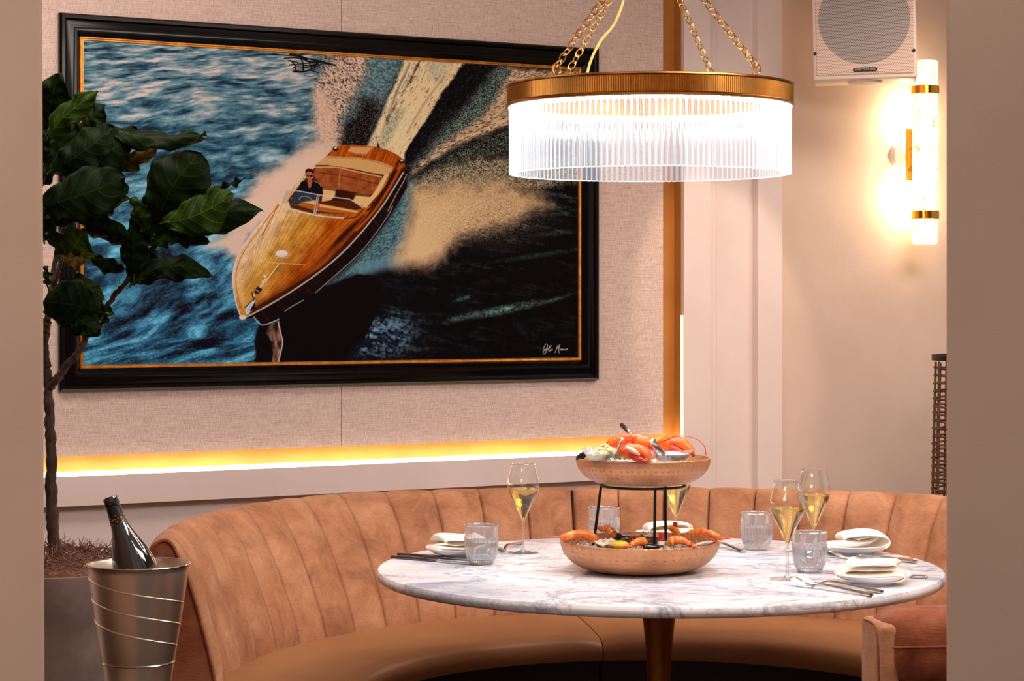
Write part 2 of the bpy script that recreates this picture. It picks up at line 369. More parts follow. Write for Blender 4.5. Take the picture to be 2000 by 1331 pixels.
def paint(px, py):
    H, Wd = px.shape; img = np.zeros((H, Wd, 3)); step = abs(px[0, 1]-px[0, 0])
    A = lambda *c: np.array(c, float)
    def sub(pts, pad):
        p = np.array(pts, float)
        m = (px > p[:, 0].min()-pad) & (px < p[:, 0].max()+pad) & (py > p[:, 1].min()-pad) & (py < p[:, 1].max()+pad)
        ys, xs = np.where(m)
        if len(ys) == 0: return None
        return slice(ys.min(), ys.max()+1), slice(xs.min(), xs.max()+1)
    def sdist(pts, sl, closed=True):
        x = px[sl]; y = py[sl]; d = np.full(x.shape, 1e9); ins = np.zeros(x.shape, bool); n = len(pts)
        for i in range(n if closed else n-1):
            x0, y0 = pts[i]; x1, y1 = pts[(i+1) % n]; dx = x1-x0; dy = y1-y0; L = dx*dx+dy*dy+1e-9
            t = np.clip(((x-x0)*dx+(y-y0)*dy)/L, 0, 1); d = np.minimum(d, (x-x0-t*dx)**2+(y-y0-t*dy)**2)
            if closed: ins ^= ((y0 > y) != (y1 > y)) & (x < dx*(y-y0)/(dy if abs(dy) > 1e-9 else 1e-9)+x0)
        d = np.sqrt(d)
        return np.where(ins, -d, d) if closed else d
    def smooth(pts, closed):
        return [(v.x, v.y) for v in crom([(a, b, 0) for a, b in pts], 5, closed)]
    def mask(pts, soft=.8, cr=False, warp=0, wseed=3, wscale=12):
        if cr: pts = smooth(pts, True)
        sl = sub(pts, soft*2+warp*2+2)
        if sl is None: return None, None
        d = sdist(pts, sl)
        if warp: d = d+(fbm(px[sl]/wscale, py[sl]/wscale, wseed, 5, .7)-.5)*2*warp
        return sl, np.clip(.5-d/(2*soft), 0, 1)
    def put(sl, m, col):
        if sl is None: return
        img[sl] = img[sl]*(1-m[..., None])+np.asarray(col)*m[..., None]
    def poly(pts, col, soft=.8, a=1, cr=False, warp=0, **k):
        sl, m = mask(pts, soft, cr, warp, **k)
        if sl is None: return
        put(sl, m*a, col(px[sl], py[sl]) if callable(col) else col)
    def line(pts, col, w=1, a=1, soft=.6, cr=True):
        if cr: pts = smooth(pts, False)
        sl = sub(pts, w+soft*2+1)
        if sl is None: return
        d = sdist(pts, sl, False); m = np.clip((w/2+soft-d)/(2*soft), 0, 1); put(sl, m*a, col)
    mixc = lambda a, b, t: A(*a)*(1-t[..., None])+A(*b)*t[..., None]
    # --- left sea
    def sea(x, y):
        t = np.clip((y-100)/560, 0, 1)
        warpy = (fbm(x/130, y/60, 11, 3)-.5)*34
        ang = .06+.20*t
        u = (x*np.cos(ang)-(y+warpy*.4)*np.sin(ang)); v = (x*np.sin(ang)+(y+warpy*.6)*np.cos(ang))
        k = 6.2+7*t
        n0 = fbm(u/190, v/(26+14*t), 19, 3, .5)
        n1 = fbm(u/(k*5.5), v/(k*.9), 21, 4, .5); n2 = fbm(u/(k*3.2), v/(k*.36), 31, 3, .55)
        h = n0*.22+n1*.50+n2*.28; fine = fbm(x/3, y/2.2, 41, 2)-.5
        h = (h-.5)*1.25+.5+fine*.13*(.35+t)-.012*t+.05*sstep(.22, .0, t)
        c = np.clip((h-.515)/.46+.5, 0, 1)
        dark = mixc((22, 46, 62), (18, 16, 28), sstep(.3, .85, t)); mid = mixc((92, 126, 136), (52, 104, 130), t); hi = mixc((216, 190, 176), (124, 200, 222), sstep(.12, .7, t))
        top = sstep(.30, .0, t)[..., None]
        out = np.where(c[..., None] < .5, dark+(mid-dark)*(c[..., None]*2), mid+(hi-mid)*((c[..., None]-.5)*2))
        return out*(1-top*.25)+hi*top*.25*c[..., None]+out*top*.25*(1-c[..., None])
    img[:] = sea(px, py)
    x, y = px, py
    sp = np.random.RandomState(5).rand(H, Wd); sp2 = fbm(x/1.7, y/1.7, 55, 2, .8)
    # --- right sea, dark
    n = fbm((x+y*.45)/34, (y-x*.22)/7, 61, 5, .65); n2 = fbm(x/5, y/5, 67, 3)
    dk = mixc((14, 9, 11), (84, 100, 104), np.clip((n*.75+n2*.25-.53)/.3, 0, 1)*(.35+.5*sstep(560, 380, y)))
    lowblue = sstep(.9, .1, np.hypot((x-735)/150, (y-655)/85))
    dk = dk+(mixc((22, 24, 36), (130, 172, 190), np.clip((n2*.45+n*.55-.44)/.26, 0, 1))-dk)*(lowblue*.95)[..., None]
    rm = sstep(-30, 30, x-(640+(y-330)*(-.35)))[..., None]
    img[:] = img*(1-rm)+dk*rm
    # teal streak patches
    for (cx, cy, rx, ry, a, ang) in ((985, 605, 90, 10, .95, -.2), (905, 583, 22, 6, .6, -.3), (1085, 585, 34, 5, .6, -.3), (1045, 500, 90, 6, .35, -.15), (900, 620, 40, 8, .6, -.3), (1090, 455, 60, 6, .3, -.1), (1070, 420, 50, 5, .3, -.1)):
        u = (x-cx)*math.cos(ang)-(-(y-cy))*math.sin(ang)*-1; v = -(x-cx)*math.sin(ang)+(y-cy)*math.cos(ang)
        u = (x-cx)*math.cos(ang)+(y-cy)*math.sin(ang)
        m = np.clip(1.15-np.hypot(u/rx, v/ry), 0, 1)*np.clip((n2*.6+sp2*.5-.28)*2.4, 0, 1)*a
        img[:] = img*(1-m[..., None])+A(126, 168, 156)*m[..., None]
    foam = lambda d1, l1, sc=2.4, sx=3.0, th=.47, ang=0.0: (lambda X_, Y_: mixc(d1, l1, np.clip((fbm((X_*math.cos(ang)+Y_*math.sin(ang))/(sc*sx), (-X_*math.sin(ang)+Y_*math.cos(ang))/sc, 71, 4, .75)-th)/.14+.5, 0, 1)))
    # upper sky-side spray left of wake
    poly([(612, 80), (800, 95), (790, 130), (760, 190), (722, 290), (650, 290), (640, 250), (625, 190)], foam((40, 50, 58), (142, 150, 144), 1.5, 1.2, .52), 10, cr=False, warp=12)
    poly([(700, 100), (790, 105), (770, 150), (745, 190), (700, 185), (690, 140)], foam((60, 92, 100), (132, 152, 148), 3, 1.3, .5), 10, .8, warp=6)
    poly([(655, 300), (725, 292), (742, 205), (715, 190), (690, 232), (665, 250)], foam((17, 12, 13), (110, 100, 94), 1.3, 1, .62), 10, warp=12)
    poly([(646, 95), (720, 95), (716, 150), (690, 190), (668, 230), (664, 292), (634, 300), (612, 240), (612, 165), (640, 130)], foam((70, 60, 58), (226, 184, 156), 1.5, 2.6, .46, .75), 9, warp=12)
    poly([(612, 170), (640, 175), (652, 235), (664, 290), (630, 292), (616, 250)], (228, 184, 156), 8, .75, warp=5)
    # dark trough right of wake, speckle, brown ripples
    poly([(780, 330), (800, 295), (838, 232), (868, 180), (905, 128), (1000, 125), (985, 180), (930, 225), (860, 268), (815, 320)], foam((15, 10, 12), (60, 58, 58), 1.5, 1.2, .64), 5, warp=8)
    poly([(800, 330), (850, 270), (900, 215), (950, 160), (975, 120), (1010, 122), (1000, 190), (930, 250), (880, 285), (830, 320)], foam((34, 42, 42), (150, 158, 142), 1.3, 1.0, .54), 10, warp=10)
    poly([(795, 352), (815, 322), (862, 284), (918, 246), (965, 200), (1000, 135), (1132, 138), (1132, 190), (1060, 226), (992, 246), (935, 268), (880, 292), (828, 328)], foam((104, 76, 58), (226, 184, 146), 1.5, 4.5, .45, -.35), 6, warp=8)
    poly([(795, 352), (830, 326), (900, 286), (990, 250), (1132, 196), (1132, 300), (990, 300), (920, 312), (860, 330), (820, 352)], foam((24, 20, 20), (128, 128, 108), 1.3, 1.3, .57), 7, warp=8)
    poly([(800, 400), (806, 360), (850, 328), (930, 310), (1132, 300), (1132, 352), (1040, 372), (940, 370), (850, 378)], foam((66, 60, 52), (196, 172, 132), 1.7, 1.2, .5), 7, .9, warp=10)
    # mist along the right of the hull
    poly([(794, 350), (812, 352), (806, 410), (798, 470), (780, 512), (730, 528), (640, 556), (690, 512), (750, 440), (780, 390)], foam((58, 92, 100), (120, 148, 150), 2.2, 2.2, .5, -.7), 9, .9)
    poly([(700, 520), (760, 496), (800, 500), (790, 520), (740, 530), (690, 548)], (104, 142, 152), 9, .7)
    # peach cloud
    poly([(804, 368), (870, 360), (960, 352), (1040, 372), (1070, 398), (1010, 430), (960, 452), (900, 462), (868, 505), (830, 522), (776, 520), (772, 500), (792, 470), (804, 420)], foam((150, 118, 88), (224, 176, 128), 1.6, 1.3, .36), 18, .95, warp=16, wscale=20)
    poly([(808, 400), (880, 384), (950, 400), (900, 440), (868, 470), (850, 506), (800, 516), (780, 505), (800, 450)], (230, 184, 136), 16, .8, warp=8)
    # grain over the spray
    gm = np.clip(1.1-np.hypot((x-955)/150, (y-415)/80), 0, 1)*(sp > .72)*.55
    img[:] = img*(1-gm[..., None])+A(238, 200, 150)*gm[..., None]
    gm = np.clip(1.1-np.hypot((x-965)/150, (y-432)/75), 0, 1)*(sp < .25)*.5
    img[:] = img*(1-gm[..., None])+A(30, 24, 22)*gm[..., None]
    # main wake
    poly([(714, 292), (728, 262), (756, 196), (778, 150), (792, 108), (822, 110), (800, 160), (770, 210), (745, 262), (738, 292)], foam((150, 126, 96), (236, 206, 162), 2.0, 4, .4, -1.1), 3, warp=3)
    poly([(732, 292), (752, 246), (778, 196), (806, 150), (826, 112), (912, 118), (884, 152), (862, 182), (842, 222), (812, 262), (794, 296), (786, 330)], foam((142, 112, 84), (240, 204, 156), 2.0, 5, .36, -1.05), 2.2, warp=5)
    poly([(740, 290), (765, 250), (800, 205), (816, 205), (800, 255), (784, 296)], (240, 212, 160), 8, .75)
    poly([(734, 290), (752, 250), (772, 212), (790, 214), (770, 256), (752, 292)], foam((120, 128, 112), (214, 190, 150), 1.6, 2, .5, -1.1), 6, .8)
    poly([(836, 118), (880, 120), (862, 160), (842, 150)], foam((150, 150, 136), (216, 190, 156), 1.6, 2, .5, -1.1), 10, .7)
    line([(755, 235), (775, 180), (800, 125)], (70, 56, 50), 3, .5, 2)
    line([(795, 260), (830, 200), (868, 150)], (120, 92, 72), 3, .45, 2)
    line([(786, 300), (812, 262), (838, 215)], (232, 210, 170), 1.6, .8)
    # left mist
    poly([(405, 482), (445, 452), (452, 420), (505, 345), (560, 312), (618, 272), (660, 290), (640, 330), (560, 410), (505, 440), (470, 520), (440, 492)], (226, 184, 160), 12, .95, warp=14, wscale=24)
    poly([(470, 420), (520, 350), (600, 300), (650, 292), (560, 400), (500, 450)], (232, 190, 164), 12, .8)
    # black reflection squiggle at top
    for pts, w in (([(533, 106), (545, 107), (560, 108), (580, 110), (600, 117)], 3), ([(566, 106), (580, 107), (596, 113), (612, 117), (628, 120), (642, 124), (654, 128)], 3.4), ([(556, 114), (572, 113), (590, 115), (604, 121), (626, 119)], 3),
                   ([(563, 118), (576, 121), (590, 124), (610, 123), (626, 122)], 2.6), ([(566, 127), (580, 126), (600, 128), (622, 125)], 3), ([(572, 134), (580, 130), (600, 132), (618, 127)], 2.6), ([(575, 138), (590, 140), (600, 138), (612, 133), (618, 128)], 3),
                   ([(572, 140), (590, 141), (606, 138), (622, 142)], 2.4), ([(568, 118), (576, 128), (578, 140)], 3), ([(588, 114), (592, 126), (592, 140)], 3.4), ([(604, 120), (606, 128), (608, 132)], 3), ([(620, 120), (618, 127)], 3), ([(622, 128), (632, 124), (642, 126)], 2), ([(595, 147), (600, 149), (612, 149)], 1.6)):
        line(pts, (20, 12, 14), w*.9, .95, .5)
    # --- reflection and boat shadow in front of the bow
    poly([(512, 620), (560, 600), (640, 560), (700, 535), (738, 541), (746, 556), (738, 590), (740, 610), (722, 640), (712, 662), (690, 680), (676, 700), (672, 716), (498, 716), (500, 690), (496, 668), (504, 640)], (16, 9, 11), 2.2, warp=2)
    poly([(524, 632), (545, 626), (548, 650), (553, 668), (548, 690), (543, 716), (530, 716), (534, 690), (530, 668), (520, 650)], lambda X_, Y_: mixc((44, 28, 28), (190, 132, 104), np.clip(fbm(X_/7, Y_/16, 88, 4)*2.2-.6, 0, 1)), 1.6, .95)
    line([(543, 628), (548, 650), (552, 668), (548, 690), (542, 714)], (228, 204, 188), 2.2, .9)
    # --- boat
    q = lambda L: [(400+a/3.327, 250+b/3.327) for a, b in L]
    hull = q([(1300, 250), (1314, 300), (1314, 384), (1250, 500), (1180, 610), (1100, 720), (1000, 830), (900, 922), (800, 1002), (720, 1072), (600, 1132), (520, 1196), (440, 1256), (380, 1278), (330, 1235), (230, 1240), (600, 900), (1100, 500)])
    poly(hull, lambda X_, Y_: mixc((20, 10, 10), (60, 24, 14), np.clip((fbm((X_+Y_)/26, (X_-Y_)/3, 92, 3)-.5)*3, 0, 1)), .8)
    line(q([(1312, 300), (1290, 350), (1240, 440), (1190, 540)]), (216, 196, 184), 1.4, .9)
    line(q([(1220, 510), (1190, 570), (1100, 700), (1000, 820), (880, 930), (800, 1000), (720, 1072)]), (206, 190, 182), 1.3, .85)
    line(q([(640, 1120), (560, 1165), (520, 1192)]), (196, 200, 204), 1.6, .8)
    line(q([(318, 1230), (350, 1268), (378, 1282), (430, 1266), (480, 1244)]), (210, 214, 214), 1.8, .85)
    deckL = [(235, 1235), (215, 1160), (190, 1050), (180, 960), (200, 870), (250, 770), (340, 650), (430, 540), (495, 465), (560, 400), (640, 310), (720, 240), (790, 180), (840, 128), (880, 112), (960, 110), (1090, 120), (1190, 145), (1250, 175), (1292, 205), (1302, 250)]
    deckR = [(1298, 292), (1230, 390), (1160, 500), (1080, 604), (1000, 700), (900, 806), (800, 895), (680, 985), (560, 1066), (420, 1150), (330, 1195), (268, 1228)]
    deck = q(deckL+deckR)
    def wood(X_, Y_):
        cx = (X_-400)*3.327; cy = (Y_-250)*3.327
        # distance across the deck from the left gunwale towards the right one
        e = (cx-300)*.80+(cy-800)*.60; al = (cx-300)*-.56+(cy-800)*.83
        t = np.clip((e+40)/420, 0, 1)
        base = mixc((230, 184, 136), (206, 142, 56), sstep(.05, .5, t)); base = base+(A(178, 82, 16)-base)*(sstep(.5, .95, t))[..., None]
        nz = fbm(al/120, e/9, 95, 4, .7)-.5; br = fbm(al/60, e/40, 96, 3)-.5
        base = base+nz[..., None]*A(60, 60, 50)+br[..., None]*A(70, 64, 40)
        # planking seams fan from the bow
        ang = np.arctan2(cx-235+40, 1300-cy); pl = np.abs(np.sin(ang*95))
        base = base*(1-(.20*(pl < .28))[..., None])
        return base
    poly(deck, wood, .8)
    poly(q([(360, 870), (372, 780), (420, 640), (500, 510), (470, 560), (420, 620), (330, 760), (250, 880), (240, 1000), (262, 1120), (250, 1180), (205, 1060), (192, 960), (210, 870), (262, 770), (350, 650), (440, 545), (505, 480), (540, 520), (440, 700)]), (236, 194, 150), 4, .45)
    # dark varnish shadow along the right of the foredeck and side deck
    poly(q([(1010, 575), (1060, 560), (960, 690), (850, 800), (700, 930), (560, 1030), (420, 1120), (300, 1190), (330, 1150), (480, 1060), (640, 950), (790, 800), (900, 690)]), (96, 30, 8), 5, .62)
    poly(q([(1010, 590), (1030, 570), (960, 660), (880, 740), (800, 800), (860, 720), (940, 640)]), (34, 8, 4), 3, .8)
    poly(q([(1300, 250), (1300, 292), (1230, 390), (1160, 500), (1080, 604), (1000, 700), (900, 806), (800, 895), (680, 985), (560, 1066), (420, 1150), (330, 1195), (268, 1228), (330, 1165), (560, 1030), (760, 900), (860, 800), (960, 690), (1060, 560), (1160, 400), (1230, 280)]), (44, 14, 8), 1.8, .8)
    line(q([(1280, 245), (1215, 365), (1130, 500), (1050, 600), (985, 665)]), (196, 84, 14), 4.4, .9, 1.2)
    line(q([(1262, 210), (1190, 360), (1110, 480), (1055, 540)]), (30, 10, 8), 3.2, .85, 1.0)
    # rub rails
    line(q([(238, 1238), (300, 1215), (420, 1150), (560, 1066), (680, 985), (800, 895), (900, 806), (1000, 700), (1080, 604), (1160, 500), (1230, 390), (1290, 290)]), (206, 186, 176), 2.8, .92, .7)
    line(q([(236, 1236), (205, 1140), (186, 1040), (182, 960), (202, 868), (252, 768), (342, 648), (432, 538)]), (232, 196, 174), 2.6, .95)
    line(q([(240, 1180), (212, 1080), (202, 970), (220, 880), (270, 780), (360, 655), (445, 540), (480, 500)]), (190, 96, 30), 1.4, .9)
    line(q([(372, 700), (420, 610), (480, 500)]), (150, 48, 12), 1.6, .8)
    # aft deck
    poly(q([(840, 132), (880, 112), (960, 110), (1090, 120), (1190, 145), (1250, 175), (1270, 200), (1225, 250), (1150, 222), (1000, 192), (790, 182)]), lambda X_, Y_: mixc((150, 56, 10), (212, 112, 30), np.clip((fbm((X_+Y_*.4)/2.5, Y_/26, 97, 3)-.3)*2, 0, 1)), .8)
    poly(q([(950, 122), (1090, 124), (1050, 172), (980, 168), (930, 150)]), (220, 158, 104), 1.6, .95)
    poly(q([(1118, 130), (1122, 88), (1140, 130)]), (70, 16, 10), .7)
    # cream folded cover
    poly(q([(790, 184), (1000, 192), (1150, 222), (1222, 254), (1214, 280), (1180, 306), (1100, 296), (960, 268), (800, 244), (724, 246)]), (216, 160, 98), .9, cr=False)
    line(q([(784, 190), (1000, 200), (1140, 230), (1216, 262)]), (120, 70, 34), .9, .7)
    poly(q([(724, 242), (800, 242), (960, 266), (1100, 296), (1176, 308), (1160, 318), (1000, 288), (840, 256), (720, 258)]), (52, 20, 10), .7)
    # cockpit
    poly(q([(716, 256), (840, 256), (1000, 286), (1146, 318), (1190, 310), (1150, 390), (1090, 500), (1030, 520), (900, 560), (700, 555), (560, 520), (540, 470), (600, 390), (650, 330)]), (84, 34, 14), .9)
    poly(q([(724, 252), (850, 254), (1000, 286), (1150, 316), (1140, 350), (1100, 430), (1040, 436), (980, 420), (880, 400), (760, 380), (700, 300)]), lambda X_, Y_: mixc((120, 46, 18), (186, 104, 50), np.clip((np.abs(np.sin((X_+Y_*.15)*1.9)))*.5+(fbm(X_/8, Y_/8, 98, 3)-.3), 0, 1)), .9)
    line(q([(716, 256), (850, 256), (1000, 286), (1148, 318)]), (228, 178, 120), 2.4, .9)
    line(q([(740, 290), (900, 312), (1010, 336), (1130, 366)]), (96, 34, 14), 1.6, .8)
    line(q([(882, 270), (872, 340), (874, 400)]), (206, 134, 82), 1.4, .8)
    poly(q([(1170, 300), (1200, 300), (1130, 430), (1050, 520), (1020, 515), (1100, 420), (1150, 330)]), (230, 180, 120), 1.0)
    poly(q([(768, 398), (850, 410), (846, 440), (820, 470), (760, 480)]), (226, 174, 116), .8)
    poly(q([(850, 402), (970, 420), (960, 462), (900, 478), (830, 470), (848, 440)]), (60, 20, 10), .8)
    poly(q([(985, 436), (1076, 446), (1050, 516), (1000, 500), (962, 472)]), (228, 178, 116), .8)
    poly(q([(985, 422), (1080, 440), (1074, 450), (984, 440)]), (110, 66, 44), .7)
    poly(q([(770, 384), (862, 396), (850, 412), (768, 400)]), (140, 88, 56), .7)
    # dashboard behind the screen
    poly(q([(560, 500), (610, 505), (720, 540), (860, 556), (980, 560), (1000, 540), (900, 520), (740, 490), (620, 470), (560, 455)]), (176, 92, 34), .8)
    poly(q([(745, 495), (1000, 540), (985, 552), (745, 512)]), (228, 164, 96), .7)
    poly(q([(612, 458), (720, 470), (716, 500), (612, 478)]), (226, 166, 100), .7)
    # driver
    poly(q([(608, 398), (622, 352), (652, 336), (690, 345), (740, 356), (764, 390), (768, 440), (730, 440), (610, 410)]), (20, 14, 20), .7)
    poly(q([(560, 470), (608, 408), (720, 432), (724, 470), (640, 480), (600, 500), (552, 498)]), (44, 58, 72), .8)
    line(q([(612, 372), (624, 350), (648, 340)]), (190, 196, 200), 1.2, .85); line(q([(712, 346), (744, 362), (758, 384)]), (176, 170, 170), 1.2, .8)
    poly(q([(664, 340), (700, 346), (690, 384), (682, 396), (672, 380)]), (168, 92, 58), .5)
    poly(q([(656, 296), (664, 282), (696, 284), (704, 300), (702, 326), (690, 344), (672, 342), (658, 322)]), (178, 104, 68), .6)
    poly(q([(652, 300), (654, 272), (672, 264), (700, 268), (710, 290), (704, 304), (694, 286), (666, 284)]), (36, 16, 12), .6)
    poly(q([(660, 304), (676, 306), (676, 318), (662, 314)]), (24, 12, 12), .4); poly(q([(682, 306), (700, 308), (698, 320), (684, 318)]), (24, 12, 12), .4)
    line(q([(662, 306), (700, 309)]), (24, 12, 12), .6); line(q([(674, 331), (688, 332)]), (110, 44, 34), .6)
    # steering wheel
    line(q([(612, 466), (628, 448), (660, 446), (690, 460), (706, 486)]), (218, 176, 130), 1.0, .9); line(q([(612, 466), (640, 486), (690, 494)]), (120, 66, 30), .9, .8)
    # windscreen
    line(q([(500, 495), (524, 410), (548, 402), (620, 412), (735, 434), (880, 456), (940, 464), (1000, 500), (1026, 520)]), (206, 192, 186), 1.9, .95, .5)
    line(q([(500, 497), (540, 520), (600, 540), (700, 564), (780, 576), (905, 586)]), (216, 198, 190), 2.4, .95, .5)
    line(q([(905, 588), (960, 584), (1005, 560), (1028, 530)]), (60, 40, 34), 1.8, .9, .5)
    line(q([(732, 436), (708, 560)]), (210, 196, 190), 1.8, .95, .5); line(q([(742, 438), (720, 562)]), (206, 190, 184), 1.6, .95, .5); line(q([(737, 437), (714, 562)]), (50, 30, 26), .8, .9, .4)
    poly(q([(548, 404), (526, 412), (504, 492), (540, 480), (560, 440)]), (190, 150, 126), .8, .6)
    # deck fittings
    poly([(c[0]+551-551, c[1]) for c in [(551+14*math.cos(t), 496.5+9*math.sin(t)) for t in np.linspace(0, 6.28, 20)[:-1]]], (176, 150, 136), .8)
    poly([(550+12*math.cos(t), 495.5+6.8*math.sin(t)) for t in np.linspace(0, 6.28, 20)[:-1]], (240, 208, 184), .8)
    line([(542, 497), (550, 500), (558, 498)], (190, 160, 140), .8, .7)
    line(q([(362, 868), (440, 876), (560, 884), (650, 892)]), (236, 200, 150), 1.2, .8); line(q([(362, 868), (366, 800), (392, 720), (440, 640)]), (240, 204, 164), 1.6, .7)
    line(q([(480, 886), (440, 940), (396, 1000)]), (238, 214, 180), 1.8, .9); line(q([(488, 888), (450, 940), (404, 1006)]), (130, 70, 20), .8, .7)
    for a in ((390, 965), (398, 985), (380, 1000)): poly([(400+(a[0]+9*math.cos(t))/3.327, 250+(a[1]+9*math.sin(t))/3.327) for t in np.linspace(0, 6.28, 10)[:-1]], (226, 204, 186), .5)
    line(q([(388, 1000), (350, 1050), (318, 1090)]), (224, 204, 190), 2.6, .95)
    poly(q([(322, 1060), (345, 1030), (375, 1050), (350, 1078), (328, 1084)]), (52, 30, 28), .6); line(q([(330, 1052), (352, 1066)]), (230, 220, 214), 1.2, .9)
    line(q([(308, 1070), (312, 1100), (326, 1110)]), (40, 22, 20), 2.2, .9)
    poly(q([(268, 1215), (262, 1180), (300, 1130), (330, 1120), (320, 1150), (282, 1215)]), (206, 200, 204), .7); poly(q([(290, 1190), (326, 1130), (328, 1176)]), (24, 14, 16), .6)
    line(q([(262, 1168), (290, 1140), (320, 1115)]), (34, 22, 22), 1.8, .9); line(q([(275, 1195), (300, 1150)]), (120, 170, 190), 1.3, .9)
    poly([(400+(246+24*math.cos(t))/3.327, 250+(1232+15*math.sin(t))/3.327) for t in np.linspace(0, 6.28, 16)[:-1]], (234, 202, 184), .7)
    for (cx, cy) in ((849, 136), (1280, 216)):
        poly([(400+(cx+19*math.cos(t))/3.327, 250+(cy+15*math.sin(t))/3.327) for t in np.linspace(0, 6.28, 14)[:-1]], (34, 22, 22), .7)
        poly([(400+(cx+11*math.cos(t))/3.327, 250+(cy-5+6*math.sin(t))/3.327) for t in np.linspace(0, 6.28, 14)[:-1]], (206, 196, 190), .6)
    # signature
    g = lambda L: [(1030+a*.075, 650+b*.075) for a, b in L]
    for pts in ([(530, 350), (505, 298), (465, 320), (430, 400), (440, 450), (490, 430), (525, 355), (500, 470), (460, 550), (420, 540), (408, 490), (450, 470), (510, 450)], [(515, 420), (520, 455), (545, 430), (575, 400), (620, 345), (590, 350), (560, 440), (570, 490), (610, 450)],
                [(610, 420), (605, 460), (630, 450), (655, 440), (640, 465)], [(720, 525), (760, 420), (790, 340), (790, 420), (850, 305), (820, 420), (825, 535)], [(850, 420), (860, 460), (885, 425), (900, 462), (920, 425), (935, 455), (950, 430), (985, 455), (1005, 425), (1030, 455), (1040, 415)]):
        line(g(pts), (222, 210, 200), 1.0, .9, .45)
    return img
make_picture()
# ---------------------------------------------------------------- materials for furniture and tableware
def velvet(name, c1, c2, c3):
    m, nt, b = newmat(name); L = nt.links.new; tc = nd(nt, 'TexCoord')
    n = nd(nt, 'TexNoise', Scale=9.0, Detail=6, Roughness=.66, Distortion=.5); L(tc.outputs['Object'], n.inputs['Vector'])
    r = ramp(nt, n.outputs[0], [(.28, c1), (.5, c2), (.74, c3)])
    mp = nd(nt, 'Mapping'); mp.inputs['Scale'].default_value = (1, 1, 9); L(tc.outputs['Object'], mp.inputs[0])
    n2 = nd(nt, 'TexNoise', Scale=60.0, Detail=2); L(mp.outputs[0], n2.inputs['Vector'])
    mx = nd(nt, 'MixRGB', blend_type='MULTIPLY'); mx.inputs[0].default_value = .45
    r2 = ramp(nt, n2.outputs[0], [(.3, (.72, .70, .68, 1)), (.7, (1.12, 1.1, 1.1, 1))]); L(r.outputs[0], mx.inputs[1]); L(r2.outputs[0], mx.inputs[2])
    L(mx.outputs[0], b.inputs['Base Color']); b.inputs['Roughness'].default_value = .72
    b.inputs['Sheen Weight'].default_value = .14; b.inputs['Sheen Roughness'].default_value = .35; b.inputs['Sheen Tint'].default_value = (1, .80, .66, 1)
    b.inputs['Specular IOR Level'].default_value = .2
    bp = nd(nt, 'Bump', Strength=.3, Distance=.002); L(n2.outputs[0], bp.inputs['Height']); L(bp.outputs[0], b.inputs['Normal'])
    return m
M['velvet'] = velvet('cognac_velvet', rgb(142, 92, 64), rgb(178, 124, 90), rgb(202, 152, 116))
M['velvet_dark'] = velvet('rust_velvet', rgb(104, 52, 32), rgb(140, 78, 50), rgb(170, 108, 78))
M['leather'] = mat('tan_leather', rgb(160, 112, 72), .42, col2=rgb(150, 102, 64), scale=3, bump=.15, bscale=300, bdist=.0006)
M['kick'] = mat('dark_base', rgb(28, 14, 10), .6)

def marble():
    m, nt, b = newmat('white_marble'); L = nt.links.new; tc = nd(nt, 'TexCoord')
    mp = nd(nt, 'Mapping'); mp.inputs['Rotation'].default_value = (0, 0, .5); mp.inputs['Scale'].default_value = (1, 1.35, 1); L(tc.outputs['Object'], mp.inputs[0])
    base = nd(nt, 'TexNoise', Scale=2.6, Detail=7, Roughness=.6, Distortion=.7); L(mp.outputs[0], base.inputs['Vector'])
    r1 = ramp(nt, base.outputs[0], [(.30, rgb(170, 175, 192)), (.43, rgb(214, 217, 228)), (.58, rgb(240, 242, 248))])
    v = nd(nt, 'TexNoise', Scale=3.2, Detail=9, Roughness=.6, Distortion=.9); L(mp.outputs[0], v.inputs['Vector'])
    s = nd(nt, 'Math', operation='SUBTRACT'); s.inputs[1].default_value = .5; L(v.outputs[0], s.inputs[0])
    a = nd(nt, 'Math', operation='ABSOLUTE'); L(s.outputs[0], a.inputs[0])
    r2 = ramp(nt, a.outputs[0], [(0, (.34, .36, .42, 1)), (.008, (.60, .62, .68, 1)), (.035, (1, 1, 1, 1))])
    v2 = nd(nt, 'TexNoise', Scale=7, Detail=8, Roughness=.62, Distortion=1.1); L(mp.outputs[0], v2.inputs['Vector'])
    s2 = nd(nt, 'Math', operation='SUBTRACT'); s2.inputs[1].default_value = .47; L(v2.outputs[0], s2.inputs[0])
    a2 = nd(nt, 'Math', operation='ABSOLUTE'); L(s2.outputs[0], a2.inputs[0])
    r3 = ramp(nt, a2.outputs[0], [(0, (.62, .63, .68, 1)), (.03, (1, 1, 1, 1))])
    mx = nd(nt, 'MixRGB', blend_type='MULTIPLY'); mx.inputs[0].default_value = .8; L(r1.outputs[0], mx.inputs[1]); L(r2.outputs[0], mx.inputs[2])
    m2 = nd(nt, 'MixRGB', blend_type='MULTIPLY'); m2.inputs[0].default_value = .7; L(mx.outputs[0], m2.inputs[1]); L(r3.outputs[0], m2.inputs[2])
    L(m2.outputs[0], b.inputs['Base Color']); b.inputs['Roughness'].default_value = .26
    return m
M['marble'] = marble()
M['bronze'] = mat('antique_bronze', rgb(150, 92, 40), .38, .9, col2=rgb(120, 70, 28), scale=6, stretch=(6, 6, 1))
M['linen'] = mat('napkin_linen', rgb(250, 240, 226), .85, bump=.25, bscale=500, bdist=.0006)
M['porcelain'] = mat('porcelain', rgb(240, 240, 244), .12)
M['glass'] = solid_glass('clear_glass', (1, 1, 1, 1), 1.45)
M['bowl_glass'] = thin_glass('thin_bowl_glass', (.985, .985, .985, 1), edge=.75, base=.05, power=3.5)
